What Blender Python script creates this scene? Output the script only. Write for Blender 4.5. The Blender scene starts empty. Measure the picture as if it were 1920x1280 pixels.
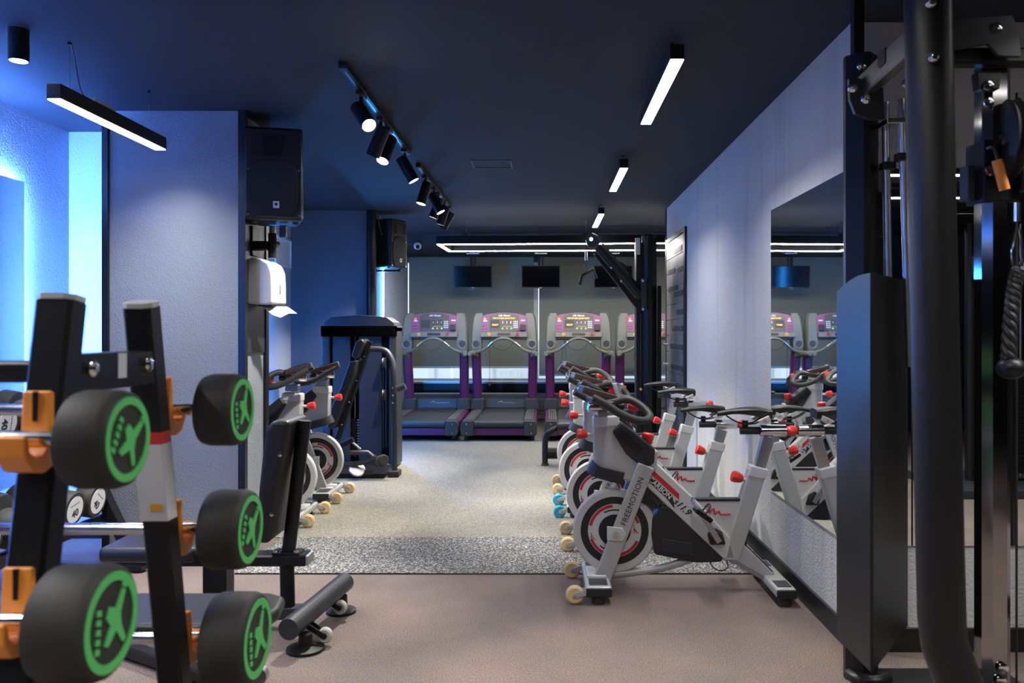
import bpy, bmesh, math, random
from mathutils import Vector, Matrix
random.seed(7)
R = math.radians
sc = bpy.context.scene
C = sc.collection
# ------------------------------------------------------------------ camera
F = 1493.0; HC = 1.33
cam = bpy.data.cameras.new('camera'); camo = bpy.data.objects.new('camera', cam); C.objects.link(camo)
camo.location = (0, 0, HC); camo.rotation_euler = (R(90), 0, 0)
cam.sensor_width = 36; cam.lens = F/1920*36
cam.shift_x = -61/1920; cam.shift_y = -18/1920
cam.clip_start = 0.05; cam.clip_end = 200
cam.dof.use_dof = True; cam.dof.focus_distance = 5.2; cam.dof.aperture_fstop = 3.2
sc.camera = camo
# ------------------------------------------------------------------ world and exposure
w = bpy.data.worlds.new('world'); sc.world = w; w.use_nodes = True
bg = w.node_tree.nodes['Background']; bg.inputs[0].default_value = (.78, .89, 1, 1); bg.inputs[1].default_value = 1.0
sc.view_settings.view_transform = 'Standard'; sc.view_settings.look = 'None'
sc.view_settings.exposure = 1.25; sc.view_settings.gamma = 1; sc.view_settings.use_curve_mapping = False
LED_W = 7.2             # linear lamps, watts per metre
LED_BLUE = 270.0       # blue strips
SPOT_W = 120.0          # track spots
FRAME_LED = 42.0       # rectangular pendant over treadmills
BLUE = (.105, .28, 1.0)

# ------------------------------------------------------------------ helpers
def P(px, py, d):      # a point of the photograph at a known depth
    return Vector(((px-1021)*d/F, d, HC-(py-622)*d/F))

def PZ(px, py, d): p = P(px, py, d); return (p.x, p.z)

MATS = {}
def mat(name, col, rough=.5, metal=0, bump=0, bscale=60, var=0, vscale=8, emit=None, es=0, spec=.5, coat=0):
    if name in MATS: return MATS[name]
    m = bpy.data.materials.new(name); m.use_nodes = True
    nt = m.node_tree; b = nt.nodes['Principled BSDF']
    b.inputs['Base Color'].default_value = (*col, 1); b.inputs['Roughness'].default_value = rough
    b.inputs['Metallic'].default_value = metal; b.inputs['Specular IOR Level'].default_value = spec
    if coat: b.inputs['Coat Weight'].default_value = coat
    if emit:
        b.inputs['Emission Color'].default_value = (*emit, 1); b.inputs['Emission Strength'].default_value = es
    if bump or var:
        tc = nt.nodes.new('ShaderNodeTexCoord')
    if bump:
        n = nt.nodes.new('ShaderNodeTexNoise'); n.inputs['Scale'].default_value = bscale; n.inputs['Detail'].default_value = 3
        nt.links.new(tc.outputs['Object'], n.inputs['Vector'])
        bp = nt.nodes.new('ShaderNodeBump'); bp.inputs['Strength'].default_value = bump; bp.inputs['Distance'].default_value = .01
        nt.links.new(n.outputs['Fac'], bp.inputs['Height']); nt.links.new(bp.outputs['Normal'], b.inputs['Normal'])
    if var:
        n2 = nt.nodes.new('ShaderNodeTexNoise'); n2.inputs['Scale'].default_value = vscale; n2.inputs['Detail'].default_value = 4
        nt.links.new(tc.outputs['Object'], n2.inputs['Vector'])
        r = nt.nodes.new('ShaderNodeValToRGB')
        r.color_ramp.elements[0].position = .3; r.color_ramp.elements[1].position = .7
        r.color_ramp.elements[0].color = (*[c*(1-var) for c in col], 1); r.color_ramp.elements[1].color = (*[min(1, c*(1+var)) for c in col], 1)
        nt.links.new(n2.outputs['Fac'], r.inputs['Fac']); nt.links.new(r.outputs['Color'], b.inputs['Base Color'])
    MATS[name] = m
    return m

def speckle(name, cols, pos, scale, rough=.7, bump=.2, big=None, spec=.5, stretch=(1, 1, 1), detail=2.5):
    m = bpy.data.materials.new(name); m.use_nodes = True; nt = m.node_tree; b = nt.nodes['Principled BSDF']
    tc = nt.nodes.new('ShaderNodeTexCoord'); mp = nt.nodes.new('ShaderNodeMapping'); mp.inputs['Scale'].default_value = stretch
    nt.links.new(tc.outputs['Object'], mp.inputs['Vector'])
    n = nt.nodes.new('ShaderNodeTexNoise'); n.inputs['Scale'].default_value = scale; n.inputs['Detail'].default_value = detail; n.inputs['Roughness'].default_value = .65
    nt.links.new(mp.outputs['Vector'], n.inputs['Vector'])
    r = nt.nodes.new('ShaderNodeValToRGB'); cr = r.color_ramp
    while len(cr.elements) < len(cols): cr.elements.new(.5)
    for e, c, p in zip(cr.elements, cols, pos): e.position = p; e.color = (*c, 1)
    nt.links.new(n.outputs['Fac'], r.inputs['Fac'])
    out = r.outputs['Color']
    if big:
        n2 = nt.nodes.new('ShaderNodeTexNoise'); n2.inputs['Scale'].default_value = big[0]; n2.inputs['Detail'].default_value = 4
        nt.links.new(tc.outputs['Object'], n2.inputs['Vector'])
        r2 = nt.nodes.new('ShaderNodeValToRGB'); r2.color_ramp.elements[0].position = .35; r2.color_ramp.elements[1].position = .65
        r2.color_ramp.elements[0].color = (*big[1], 1); r2.color_ramp.elements[1].color = (*big[2], 1)
        nt.links.new(n2.outputs['Fac'], r2.inputs['Fac'])
        mx = nt.nodes.new('ShaderNodeMix'); mx.data_type = 'RGBA'; mx.blend_type = 'MULTIPLY'; mx.inputs['Factor'].default_value = 1
        nt.links.new(out, mx.inputs[6]); nt.links.new(r2.outputs['Color'], mx.inputs[7]); out = mx.outputs[2]
    nt.links.new(out, b.inputs['Base Color'])
    b.inputs['Roughness'].default_value = rough; b.inputs['Specular IOR Level'].default_value = spec
    bp = nt.nodes.new('ShaderNodeBump'); bp.inputs['Strength'].default_value = bump; bp.inputs['Distance'].default_value = .004
    nt.links.new(n.outputs['Fac'], bp.inputs['Height']); nt.links.new(bp.outputs['Normal'], b.inputs['Normal'])
    MATS[name] = m
    return m

def smooth(pts, n=5):
    pts = [Vector(p) for p in pts]; out = []
    for i in range(len(pts)-1):
        p0 = pts[max(i-1, 0)]; p1 = pts[i]; p2 = pts[i+1]; p3 = pts[min(i+2, len(pts)-1)]
        for k in range(n):
            t = k/n
            out.append(.5*((2*p1)+(-p0+p2)*t+(2*p0-5*p1+4*p2-p3)*t*t+(-p0+3*p1-3*p2+p3)*t**3))
    out.append(pts[-1]); return out

class MB:
    def __init__(s): s.bm = bmesh.new(); s.hb = False
    def _bev(s, faces, bev, seg=2):
        es = list({e for f in faces for e in f.edges})
        if bev > 0: s.hb = True; bmesh.ops.bevel(s.bm, geom=es, offset=bev, segments=seg, affect='EDGES', profile=.5, clamp_overlap=True)
    def box(s, c, size, rot=None, bev=0, seg=2):
        M = Matrix.Translation(Vector(c))
        if rot is not None: M = M @ (rot.to_4x4() if isinstance(rot, Matrix) else Matrix.Rotation(rot[1], 4, rot[0]))
        v = []
        for x in (-.5, .5):
            for y in (-.5, .5):
                for z in (-.5, .5): v.append(s.bm.verts.new(M @ Vector((x*size[0], y*size[1], z*size[2]))))
        fs = [s.bm.faces.new([v[i] for i in q]) for q in ((0,1,3,2),(4,6,7,5),(0,4,5,1),(2,3,7,6),(0,2,6,4),(1,5,7,3))]
        s._bev(fs, bev, seg); return s
    def b2(s, a, b, bev=0):
        a = Vector(a); b = Vector(b); d = b-a
        return s.box((a+b)/2, (abs(d.x), abs(d.y), abs(d.z)), None, bev)
    def prism(s, poly, axis, t0, t1, bev=0, seg=2):
        def mk(p, t):
            a, b = p
            return {'y': (a, t, b), 'x': (t, a, b), 'z': (a, b, t)}[axis]
        A = [s.bm.verts.new(mk(p, t0)) for p in poly]; B = [s.bm.verts.new(mk(p, t1)) for p in poly]
        n = len(poly); fs = [s.bm.faces.new(A), s.bm.faces.new(B[::-1])]
        for i in range(n): fs.append(s.bm.faces.new((A[i], B[i], B[(i+1) % n], A[(i+1) % n])))
        bmesh.ops.recalc_face_normals(s.bm, faces=fs)
        s._bev(fs, bev, seg); return s
    def sweep(s, pts, sec, up=(0, 0, 1), scales=None, closed=False):
        pts = [Vector(p) for p in pts]; n = len(pts); rings = []
        up = Vector(up); prev = None
        for i, p in enumerate(pts):
            if closed: t = pts[(i+1) % n]-pts[i-1]
            else: t = pts[min(i+1, n-1)]-pts[max(i-1, 0)]
            t.normalize()
            if prev is None:
                a = up if abs(t.dot(up)) < .97 else Vector((1, 0, 0)) if abs(t.x) < .9 else Vector((0, 1, 0))
                x = t.cross(a).normalized()
            else:
                x = (prev-t*prev.dot(t)).normalized()
            y = x.cross(t).normalized(); prev = x
            k = scales[i] if scales else 1
            rings.append([s.bm.verts.new(p+x*(q[0]*k)+y*(q[1]*k)) for q in sec])
        m = len(sec); fs = []
        rr = list(range(n if closed else n-1))
        for i in rr:
            A = rings[i]; B = rings[(i+1) % n]
            for j in range(m): fs.append(s.bm.faces.new((A[j], A[(j+1) % m], B[(j+1) % m], B[j])))
        if not closed:
            fs.append(s.bm.faces.new(rings[0][::-1])); fs.append(s.bm.faces.new(rings[-1]))
        bmesh.ops.recalc_face_normals(s.bm, faces=fs)
        return s
    def tube(s, pts, r, n=10, sm=0, closed=False, radii=None):
        if sm: pts = smooth(pts, sm)
        sec = [(r*math.cos(2*math.pi*k/n), r*math.sin(2*math.pi*k/n)) for k in range(n)]
        if radii and sm: radii = None
        return s.sweep(pts, sec, scales=[q/r for q in radii] if radii else None, closed=closed)
    def rbar(s, pts, w, h, up=(0, 0, 1), c=.15, sm=0):
        if sm: pts = smooth(pts, sm)
        a, b, k = w/2, h/2, c*min(w, h)
        return s.sweep(pts, [(-a+k, -b), (a-k, -b), (a, -b+k), (a, b-k), (a-k, b), (-a+k, b), (-a, b-k), (-a, -b+k)], up)
    def cyl(s, p0, p1, r0, r1=None, n=16): return s.tube([p0, p1], r0, n, radii=[r0, r0 if r1 is None else r1])
    def lathe(s, prof, o, axis=(0, 0, 1), n=24, closed=False):
        o = Vector(o); ax = Vector(axis).normalized(); q = ax.to_track_quat('Z', 'Y'); rings = []
        for r, h in prof:
            if r < 1e-6: rings.append([s.bm.verts.new(o+ax*h)])
            else: rings.append([s.bm.verts.new(o+q @ Vector((r*math.cos(2*math.pi*k/n), r*math.sin(2*math.pi*k/n), h))) for k in range(n)])
        fs = []
        pr = list(zip(rings, rings[1:]))
        if closed: pr.append((rings[-1], rings[0]))
        for A, B in pr:
            for k in range(n):
                k2 = (k+1) % n
                if len(A) == 1 and len(B) == 1: continue
                if len(A) == 1: fs.append(s.bm.faces.new((A[0], B[k2], B[k])))
                elif len(B) == 1: fs.append(s.bm.faces.new((A[k], A[k2], B[0])))
                else: fs.append(s.bm.faces.new((A[k], A[k2], B[k2], B[k])))
        if not closed:
            if len(rings[0]) > 1: fs.append(s.bm.faces.new(rings[0][::-1]))
            if len(rings[-1]) > 1: fs.append(s.bm.faces.new(rings[-1]))
        bmesh.ops.recalc_face_normals(s.bm, faces=fs)
        return s
    def ball(s, c, r, n=12, sx=(1, 1, 1)):
        prof = [(r*math.sin(math.pi*k/8), -r*math.cos(math.pi*k/8)) for k in range(9)]; prof[0] = (0, -r); prof[-1] = (0, r)
        k0 = len(s.bm.verts); s.lathe(prof, (0, 0, 0), n=n); s.bm.verts.ensure_lookup_table()
        for v in s.bm.verts[k0:]: v.co = Vector((v.co.x*sx[0], v.co.y*sx[1], v.co.z*sx[2]))+Vector(c)
        return s
    def sector(s, c, r0, r1, a0, a1, y0, y1, n=10):     # annular sector in the xz plane, thick along y
        c = Vector(c); A = []
        for k in range(n+1):
            a = R(a0+(a1-a0)*k/n)
            A.append([s.bm.verts.new(c+Vector((r*math.cos(a), y, r*math.sin(a)))) for r in (r0, r1) for y in (y0, y1)])
        fs = []
        for p, q in zip(A, A[1:]):
            for i, j in ((0, 1), (1, 3), (3, 2), (2, 0)): fs.append(s.bm.faces.new((p[i], p[j], q[j], q[i])))
        for p in (A[0], A[-1]): fs.append(s.bm.faces.new((p[0], p[1], p[3], p[2])))
        bmesh.ops.recalc_face_normals(s.bm, faces=fs)
        return s
    def mesh(s, name, m, ang=38):
        me = bpy.data.meshes.new(name); s.bm.to_mesh(me); s.bm.free()
        me.materials.append(m)
        me.polygons.foreach_set('use_smooth', [True]*len(me.polygons))
        me.set_sharp_from_angle(angle=R(ang)); me.update()
        if s.hb:                      # bevelled: weight normals by face area so that flat faces stay flat
            fn = [q.normal.copy() for q in me.polygons]; fa = [q.area for q in me.polygons]; vf = [[] for _ in me.vertices]; ln = []
            for q in me.polygons:
                for i in q.vertices: vf[i].append(q.index)
            for q in me.polygons:
                for i in q.vertices:
                    n = Vector((0, 0, 0))
                    for g in vf[i]:
                        if fn[g].dot(fn[q.index]) > .6: n += fn[g]*fa[g]
                    ln.append(n.normalized() if n.length > 0 else fn[q.index])
            me.normals_split_custom_set(ln)
        return me
    def build(s, name, m, parent=None, label=None, **kw):
        if parent is not None:
            rt = parent
            while rt.parent: rt = rt.parent
            if rt.type == 'EMPTY':
                off = -Vector(rt.location)
                for v in s.bm.verts: v.co += off
        o = bpy.data.objects.new(name, s.mesh(name, MATS[m] if isinstance(m, str) else m))
        C.objects.link(o); o.parent = parent
        if label: o['label'] = label
        for k, v in kw.items(): o[k] = v
        return o

def thing(name, label, cat, loc=(0, 0, 0), group=None):
    o = bpy.data.objects.new(name, None); C.objects.link(o); o.location = loc; o.empty_display_size = .1
    o['label'] = label; o['category'] = cat
    if group: o['group'] = group
    return o
def tag(o, label, cat, group=None):
    o['label'] = label; o['category'] = cat
    if group: o['group'] = group
    return o
def struct(name, mb, m, parent=None, label=None):
    o = mb.build(name, m, parent)
    if parent is None: o['kind'] = 'structure'
    if label: o['label'] = label
    return o
KIDS = None
def copy_tree(o, parent=None):
    c = o.copy(); C.objects.link(c); c.parent = parent
    for ch in list(o.children): copy_tree(ch, c)
    return c
TXT = {}
def text(s, name, m, parent, M, size, shear=0, bold=0, spacing=1.0, align='CENTER'):
    key = (s, shear, bold, spacing, align)
    if key not in TXT:
        cu = bpy.data.curves.new('text', 'FONT'); cu.body = s; cu.size = 1; cu.shear = shear; cu.align_x = align; cu.align_y = 'CENTER'
        cu.offset = bold; cu.space_character = spacing; cu.resolution_u = 3; cu.extrude = 0.02
        o = bpy.data.objects.new('text', cu); C.objects.link(o)
        dg = bpy.context.evaluated_depsgraph_get(); me = bpy.data.meshes.new_from_object(o.evaluated_get(dg))
        bpy.data.objects.remove(o); bpy.data.curves.remove(cu); TXT[key] = me
    me = TXT[key].copy(); me.materials.clear(); me.materials.append(MATS[m])
    me.transform(M @ Matrix.Scale(size, 4))
    if parent is not None:
        rt = parent
        while rt.parent: rt = rt.parent
        if rt.type == 'EMPTY': me.transform(Matrix.Translation(-Vector(rt.location)))
    me.name = name
    o = bpy.data.objects.new(name, me); C.objects.link(o); o.parent = parent
    return o
def frame(o, x, z):       # text frame: x right, z out of the face
    x = Vector(x).normalized(); z = Vector(z).normalized(); y = z.cross(x)
    return Matrix(((x.x, y.x, z.x, o[0]), (x.y, y.y, z.y, o[1]), (x.z, y.z, z.z, o[2]), (0, 0, 0, 1)))

# ------------------------------------------------------------------ materials
def wallmat(name, col, stain=False):
    m = mat(name, col, .85, bump=.55, bscale=95, var=.05, vscale=3, spec=.3)
    return m
def streaky(name, col):
    m = mat(name, col, .85, bump=.5, bscale=95, spec=.3); nt = m.node_tree; b = nt.nodes['Principled BSDF']
    tc = nt.nodes.new('ShaderNodeTexCoord'); mp = nt.nodes.new('ShaderNodeMapping'); mp.inputs['Scale'].default_value = (9, 9, .45); nt.links.new(tc.outputs['Object'], mp.inputs['Vector'])
    n = nt.nodes.new('ShaderNodeTexNoise'); n.inputs['Scale'].default_value = 1; n.inputs['Detail'].default_value = 5; nt.links.new(mp.outputs['Vector'], n.inputs['Vector'])
    r = nt.nodes.new('ShaderNodeValToRGB'); r.color_ramp.elements[0].position = .52; r.color_ramp.elements[1].position = .70
    r.color_ramp.elements[0].color = (*col, 1); r.color_ramp.elements[1].color = (*[c*.87 for c in col], 1)
    nt.links.new(n.outputs['Fac'], r.inputs['Fac']); nt.links.new(r.outputs['Color'], b.inputs['Base Color'])
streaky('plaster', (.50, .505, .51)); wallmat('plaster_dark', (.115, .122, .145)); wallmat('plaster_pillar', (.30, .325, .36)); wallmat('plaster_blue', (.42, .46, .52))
mat('ceiling_paint', (.028, .034, .044), .75, bump=.1, bscale=40, spec=.25)
mat('dark_wall', (.035, .037, .04), .7)
mat('trim_black', (.008, .008, .009), .35)
mat('mirror', (.86, .89, .89), .012, 1)
mat('blind', (.25, .265, .215), .85, bump=.08, bscale=400)
mat('alu', (.55, .56, .57), .4, 1); mat('win_frame', (.62, .63, .64), .45)
mat('stone', (.20, .19, .16), .85, bump=.5, bscale=25, var=.3, vscale=9); mat('stone_wall', (.05, .048, .042), .9)
mat('facade', (.75, .77, .8), .8); mat('facade_grey', (.5, .52, .55), .8)
mat('black_metal', (.009, .009, .010), .42, spec=.3, bump=.02, bscale=300); mat('black_satin', (.011, .011, .012), .38, spec=.35)
mat('black_plastic', (.018, .018, .019), .5); mat('rubber', (.028, .026, .023), .62, bump=.15, bscale=200)
mat('leather', (.014, .014, .015), .42, bump=.12, bscale=160); mat('charcoal', (.030, .034, .040), .42)
mat('charcoal_soft', (.020, .024, .030), .55)
mat('chrome', (.80, .80, .80), .12, 1); mat('steel', (.55, .55, .55), .3, 1); mat('brushed', (.36, .35, .33), .38, 1, var=.25, vscale=4)
mat('slot', (.07, .07, .065), .4, .6)
mat('silver', (.46, .465, .455), .38, .15, bump=.03, bscale=400, coat=.3); mat('silver_light', (.62, .61, .595), .42, .1); mat('white_paint', (.66, .66, .64), .4)
mat('red', (.72, .035, .02), .38); mat('red_print', (.55, .02, .025), .5); mat('orange', (1.0, .34, .045), .4); mat('green', (.11, .60, .15), .55)
mat('cream', (.80, .58, .28), .35, coat=.3); mat('blue_wheel', (.04, .42, .62), .35); mat('wheel_clear', (.55, .52, .45), .4)
mat('tape_blue', (.05, .22, .5), .5)
mat('purple', (.10, .014, .075), .4); mat('purple_dusty', (.27, .075, .17), .45); mat('tread_grey', (.16, .165, .125), .5); mat('tread_dark', (.035, .036, .035), .5)  # dusty purple is the console panel's own colour
mat('belt', (.028, .03, .029), .6, bump=.1, bscale=300); mat('display', (.085, .078, .065), .35); mat('white_print', (.85, .85, .85), .5)
mat('yellow', (.85, .45, .04), .4); mat('led_orange', (.9, .3, .02), .4, emit=(1, .35, .03), es=1.2); mat('led_green', (.1, .6, .1), .4, emit=(.2, 1, .25), es=.5)
mat('screen', (.002, .002, .003), .12, spec=.2); mat('white_plastic', (.62, .63, .65), .3); mat('paper', (.88, .88, .88), .8)
mat('label_paper', (.72, .73, .75), .6); mat('grip', (.035, .032, .030), .55); mat('console_brown', (.06, .052, .048), .45)
mat('grille', (.006, .006, .006), .7, bump=.5, bscale=500); mat('speaker_plastic', (.016, .016, .018), .5)
mat('led_white', (1, 1, 1), .5, emit=(1, .985, .96), es=3); mat('led_frame', (1, 1, 1), .5, emit=(1, .97, .95), es=FRAME_LED)
mat('lens', (1, 1, 1), .5, emit=(1, .98, .95), es=25); mat('led_blue', (.1, .4, 1), .5, emit=BLUE, es=LED_BLUE); mat('led_blue_soft', (.1, .4, 1), .5, emit=(.02, .25, 1), es=45); mat('led_blue_recess', (.1, .4, 1), .5, emit=(.010, .26, 1), es=170); mat('led_cyan', (.1, .5, 1), .5, emit=(.03, .30, 1), es=120)
mat('placard_red', (.5, .02, .02), .5); mat('niche', (.75, .80, .84), .6); mat('wood', (.2, .17, .14), .5)
speckle('carpet', [(.095, .076, .067), (.165, .132, .116), (.27, .19, .16)], [.40, .50, .63], 230, .75, .15, (2.2, (.82, .83, .84), (1.12, 1.06, 1.03)), stretch=(1, .55, 1))
speckle('mat_strip', [(.04, .041, .043), (.10, .10, .10), (.46, .45, .42)], [.44, .52, .58], 95, .7, .35)
speckle('rubber_floor', [(.12, .112, .09), (.225, .21, .17), (.35, .33, .27)], [.38, .5, .62], 120, .6, .25, (1.5, (.85, .86, .88), (1.08, 1.06, 1.02)))
mat('chrome_dark', (.34, .33, .33), .10, 1); mat('brushed_dark', (.30, .28, .25), .35, 1, var=.15, vscale=6); mat('black_shroud', (.008, .009, .011), .36, spec=.45); mat('rod', (.82, .82, .83), .28, 1)
mat('cling', (.55, .56, .58), .15, .5)
# ------------------------------------------------------------------ the room
XR = 1.28; YC = 3.32; YE = 8.35; ZC = 2.62; YB = 12.2; XL = -3.07
def slab(name, a, b, m, bev=0): return struct(name, MB().b2(a, b, bev), m)
slab('floor', (-3.3, -4.2, -.06), (6.2, 4.375, 0), 'carpet')
slab('floor_rubber', (-3.3, 5.14, -.06), (6.2, 12.4, 0.004), 'rubber_floor')
slab('floor_mat', (-1.70, 4.375, -.06), (1.28, 5.14, .007), 'mat_strip')
slab('floor_side', (-3.3, 4.375, -.06), (-1.70, 5.14, 0), 'carpet')
slab('ceiling', (-3.3, -4.2, ZC), (6.2, 12.4, ZC+.1), 'ceiling_paint')
slab('ceiling_soffit', (-2.2, 10.4, 2.48), (6.2, YB, ZC-.001), 'ceiling_paint')
wr = struct('wall_right', MB().b2((XR, YC, 0), (XR+.22, YE, ZC)), 'plaster')
slab('wall_corner', (XR+.22, YC, 0), (6.2, YC+.22, ZC), 'plaster')
slab('wall_left', (XL-.2, -4.2, 0), (XL, 5.3, ZC), 'plaster_blue')
slab('wall_left_return', (XL, 5.14, 0), (-2.52, 5.34, ZC), 'plaster_blue')
slab('wall_recess', (-2.89, 5.34, 0), (-2.695, 8.6, ZC), 'plaster_blue')
slab('wall_left_far', (-2.29, 8.95, 0), (-2.09, YB, ZC), 'plaster_blue')
slab('wall_near', (-3.3, -4.2, 0), (6.2, -4.0, ZC), 'dark_wall')
slab('wall_far_right', (6.0, -4.0, 0), (6.2, YB, ZC), 'dark_wall')
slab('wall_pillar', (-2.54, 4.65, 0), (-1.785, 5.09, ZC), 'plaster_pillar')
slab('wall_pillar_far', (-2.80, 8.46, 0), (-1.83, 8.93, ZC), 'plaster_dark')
# black baseboards and corner trims
for i, (a, b) in enumerate((((XR-.015, YC, 0), (XR, YE, .10)), ((XR-.015, YC-.015, 0), (6.0, YC, .10)), ((XL, -4, 0), (XL+.015, 5.14, .09)),
                            ((XL, 5.125, 0), (-2.54, 5.14, .09)), ((-2.54, 4.635, 0), (-1.785, 4.65, .045)), ((-2.695, 5.34, 0), (-2.68, 8.46, .09)))):
    slab('baseboard_%s' % ('right', 'corner', 'left', 'left_return', 'pillar', 'recess')[i], a, b, 'trim_black', .003)
slab('trim_1', (-2.575, 4.63, 0), (-2.541, 4.72, ZC), 'trim_black')
slab('trim_2', (-1.784, 4.635, 0), (-1.742, 4.675, ZC), 'trim_black')
slab('trim_3', (-1.784, 5.05, 0), (-1.765, 5.10, ZC), 'trim_black')
struct('trim_4', MB().cyl((-1.835, 8.44, 0), (-1.835, 8.44, ZC-.005), .052, n=18), 'black_satin')
slab('trim_5', (XR-.012, YE-.005, 0), (XR+.23, YE+.012, ZC), 'trim_black')
struct('trim_6', MB().b2((-.555, 5.98, ZC-.004), (-.25, 5.995, ZC)).b2((-.555, 6.255, ZC-.004), (-.25, 6.27, ZC)).b2((-.555, 5.98, ZC-.004), (-.545, 6.27, ZC)).b2((-.26, 5.98, ZC-.004), (-.25, 6.27, ZC)), 'trim_black', label='thin outline of a ceiling access hatch')
# grey board on the side of the near pillar
struct('trim_7', MB().b2((-1.784, 4.68, 1.20), (-1.772, 5.045, 2.12), .004), 'charcoal')
# back wall: glazing above, black ledge, stone below
wb = struct('wall_back', MB().b2((-2.29, YB, 0), (6.2, YB+.2, .44)).b2((-2.29, YB, 2.4), (6.2, YB+.2, ZC)).b2((2.15, YB, .4), (6.2, YB+.2, 2.5)), 'stone_wall')
sm = [MB().box((0, 0, 0), (.30-.06*k, .035+.008*(k % 3), .062), bev=.006, seg=1).mesh('stone', MATS['stone']) for k in range(4)]
for row in range(6):
    x = -2.08-.1*(row % 2)
    while x < 2.1:
        k = random.randrange(4); wd = .30-.06*k
        if x > -2.1:
            o = bpy.data.objects.new('stone', sm[k]); C.objects.link(o); o.parent = wb
            o.location = (x+wd/2, YB-.012-random.random()*.012, .035+row*.066)
        x += wd+.006
slab('trim_9', (-1.70, 4.366, 0), (1.27, 4.3745, .006), 'trim_black')
slab('trim_8', (-2.09, YB-.06, .44), (2.15, YB-.001, .545), 'trim_black')
slab('window_sill', (-2.09, YB-.085, .545), (2.15, YB+.03, .575), 'alu')
def window(n, x0, x1):
    z0, z1 = .575, 2.42; y = YB+.06
    fr = MB().b2((x0, y, z0), (x0+.05, y+.06, z1)).b2((x1-.05, y, z0), (x1, y+.06, z1)).b2((x0+.05, y, z0), (x1-.05, y+.06, z0+.04)).b2((x0+.05, y, z1-.05), (x1-.05, y+.06, z1))
    o = struct('window_%d' % n, fr, 'win_frame')
    g = MB().b2((x0+.05, y+.025, z0+.04), (x1-.05, y+.031, z1-.05)).build('pane', GLASS, o)
    return o
gm = bpy.data.materials.new('glass'); gm.use_nodes = True; nt = gm.node_tree; nt.nodes.clear()
o_ = nt.nodes.new('ShaderNodeOutputMaterial'); t_ = nt.nodes.new('ShaderNodeBsdfTransparent'); g_ = nt.nodes.new('ShaderNodeBsdfGlossy'); m_ = nt.nodes.new('ShaderNodeMixShader')
t_.inputs[0].default_value = (.93, .96, .96, 1); g_.inputs[1].default_value = .02; m_.inputs[0].default_value = .08
nt.links.new(t_.outputs[0], m_.inputs[1]); nt.links.new(g_.outputs[0], m_.inputs[2]); nt.links.new(m_.outputs[0], o_.inputs[0])
GLASS = gm; MATS['glass'] = gm
window(1, -2.09, -.145); window(2, -.145, 2.15)
def blind(x0, x1, zb, label):
    t = thing('roller_blind', label, 'blind', ((x0+x1)/2, YB-.02, zb), 'roller blinds behind the treadmills')
    MB().b2((x0, YB-.022, zb+.03), (x1, YB-.019, 2.45)).build('fabric', 'blind', t)
    MB().b2((x0, YB-.028, zb), (x1, YB-.012, zb+.03), .004).build('bottom_bar', 'win_frame', t)
    MB().cyl((x0, YB-.03, 2.455), (x1, YB-.03, 2.455), .024, n=14).build('roller', 'blind', t)
    return t
blind(-2.075, -.165, .775, 'grey-green roller blind behind the two left treadmills')
blind(-.085, 1.86, .655, 'grey-green roller blind hanging lower, behind the two right treadmills')
# building across the street
fb = thing('opposite_building', 'pale building front seen under the blinds through the window', 'building', (0, 17, -1))
MB().b2((-9, 17, -1.2), (9, 17.3, 1.15)).build('wall', 'facade', fb)
MB().b2((-9, 16.9, .15), (9, 17, .22)).build('ledge', 'facade_grey', fb)
for i in range(14): MB().b2((-8.6+i*1.25, 16.97, .3), (-8.55+i*1.25, 17.0, 1.15)).build('panel_joint', 'facade_grey', fb)
text('CONTI', 'lettering', 'label_paper', fb, frame((-.55, 16.96, .42), (1, 0, 0), (0, -1, 0)), .28)
slab('ground_outside', (-12, YB+.3, -1.3), (12, 30, -1.2), 'facade_grey')
# left-hand exit strip of the room's blue lighting
def halo_mirror(y0, y1, label, led='led_blue'):
    t = thing('backlit_mirror', label, 'mirror', (XL, (y0+y1)/2, .45), 'backlit mirrors on the left wall')
    MB().b2((XL+.045, y0, .45), (XL+.052, y1, 2.2), .001).build('glass', 'mirror', t)
    MB().b2((XL+.02, y0+.06, .5), (XL+.044, y1-.06, 2.15)).build('backing', 'black_plastic', t)
    for a, b in (((XL+.002, y1-.034, .5), (XL+.03, y1-.024, 2.17)), ((XL+.002, y0+.024, .5), (XL+.03, y0+.034, 2.17)), ((XL+.002, y0+.034, 2.166), (XL+.03, y1-.034, 2.176))):
        MB().b2(a, b).build('led_strip', led, t)
halo_mirror(2.35, 4.62, 'frameless wall mirror with blue-white backlight at the left edge')
halo_mirror(-.6, 1.9, 'added frameless wall mirror with blue backlight, unseen beside the camera', 'led_blue_soft')  # added out of frame to tint the right wall blue
def strip(label, p0, p1, m='led_blue', w=.018, dep=.012, side=False):
    t = thing('led_strip', label, 'light', p0, 'vertical blue light strips')
    MB().b2((p0[0]-w/2, p0[1], p0[2]), (p0[0]+w/2, p0[1]+dep, p1[2])).build('diffuser', m, t)
    if side: MB().b2((p0[0]-w/2-.005, p0[1], p0[2]), (p0[0]-w/2-.0005, p0[1]+dep, p1[2])).build('channel', 'alu', t)
    else: MB().b2((p0[0]-w/2-.004, p0[1]-.006, p0[2]), (p0[0]+w/2+.004, p0[1]-.0005, p1[2])).build('channel', 'alu', t)
t = thing('added_light_bar', 'added floor-standing blue light bar, unseen behind the near pillar, washing the recess wall', 'light', (-2.56, 7.3, 0))  # added out of sight, only to turn the recess wall blue
MB().b2((-2.556, 7.275, .012), (-2.54, 7.325, 1.96), .002).build('channel', 'black_satin', t)
MB().b2((-2.5595, 7.28, .06), (-2.5565, 7.32, 1.94)).build('diffuser', 'led_blue_recess', t)
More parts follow.
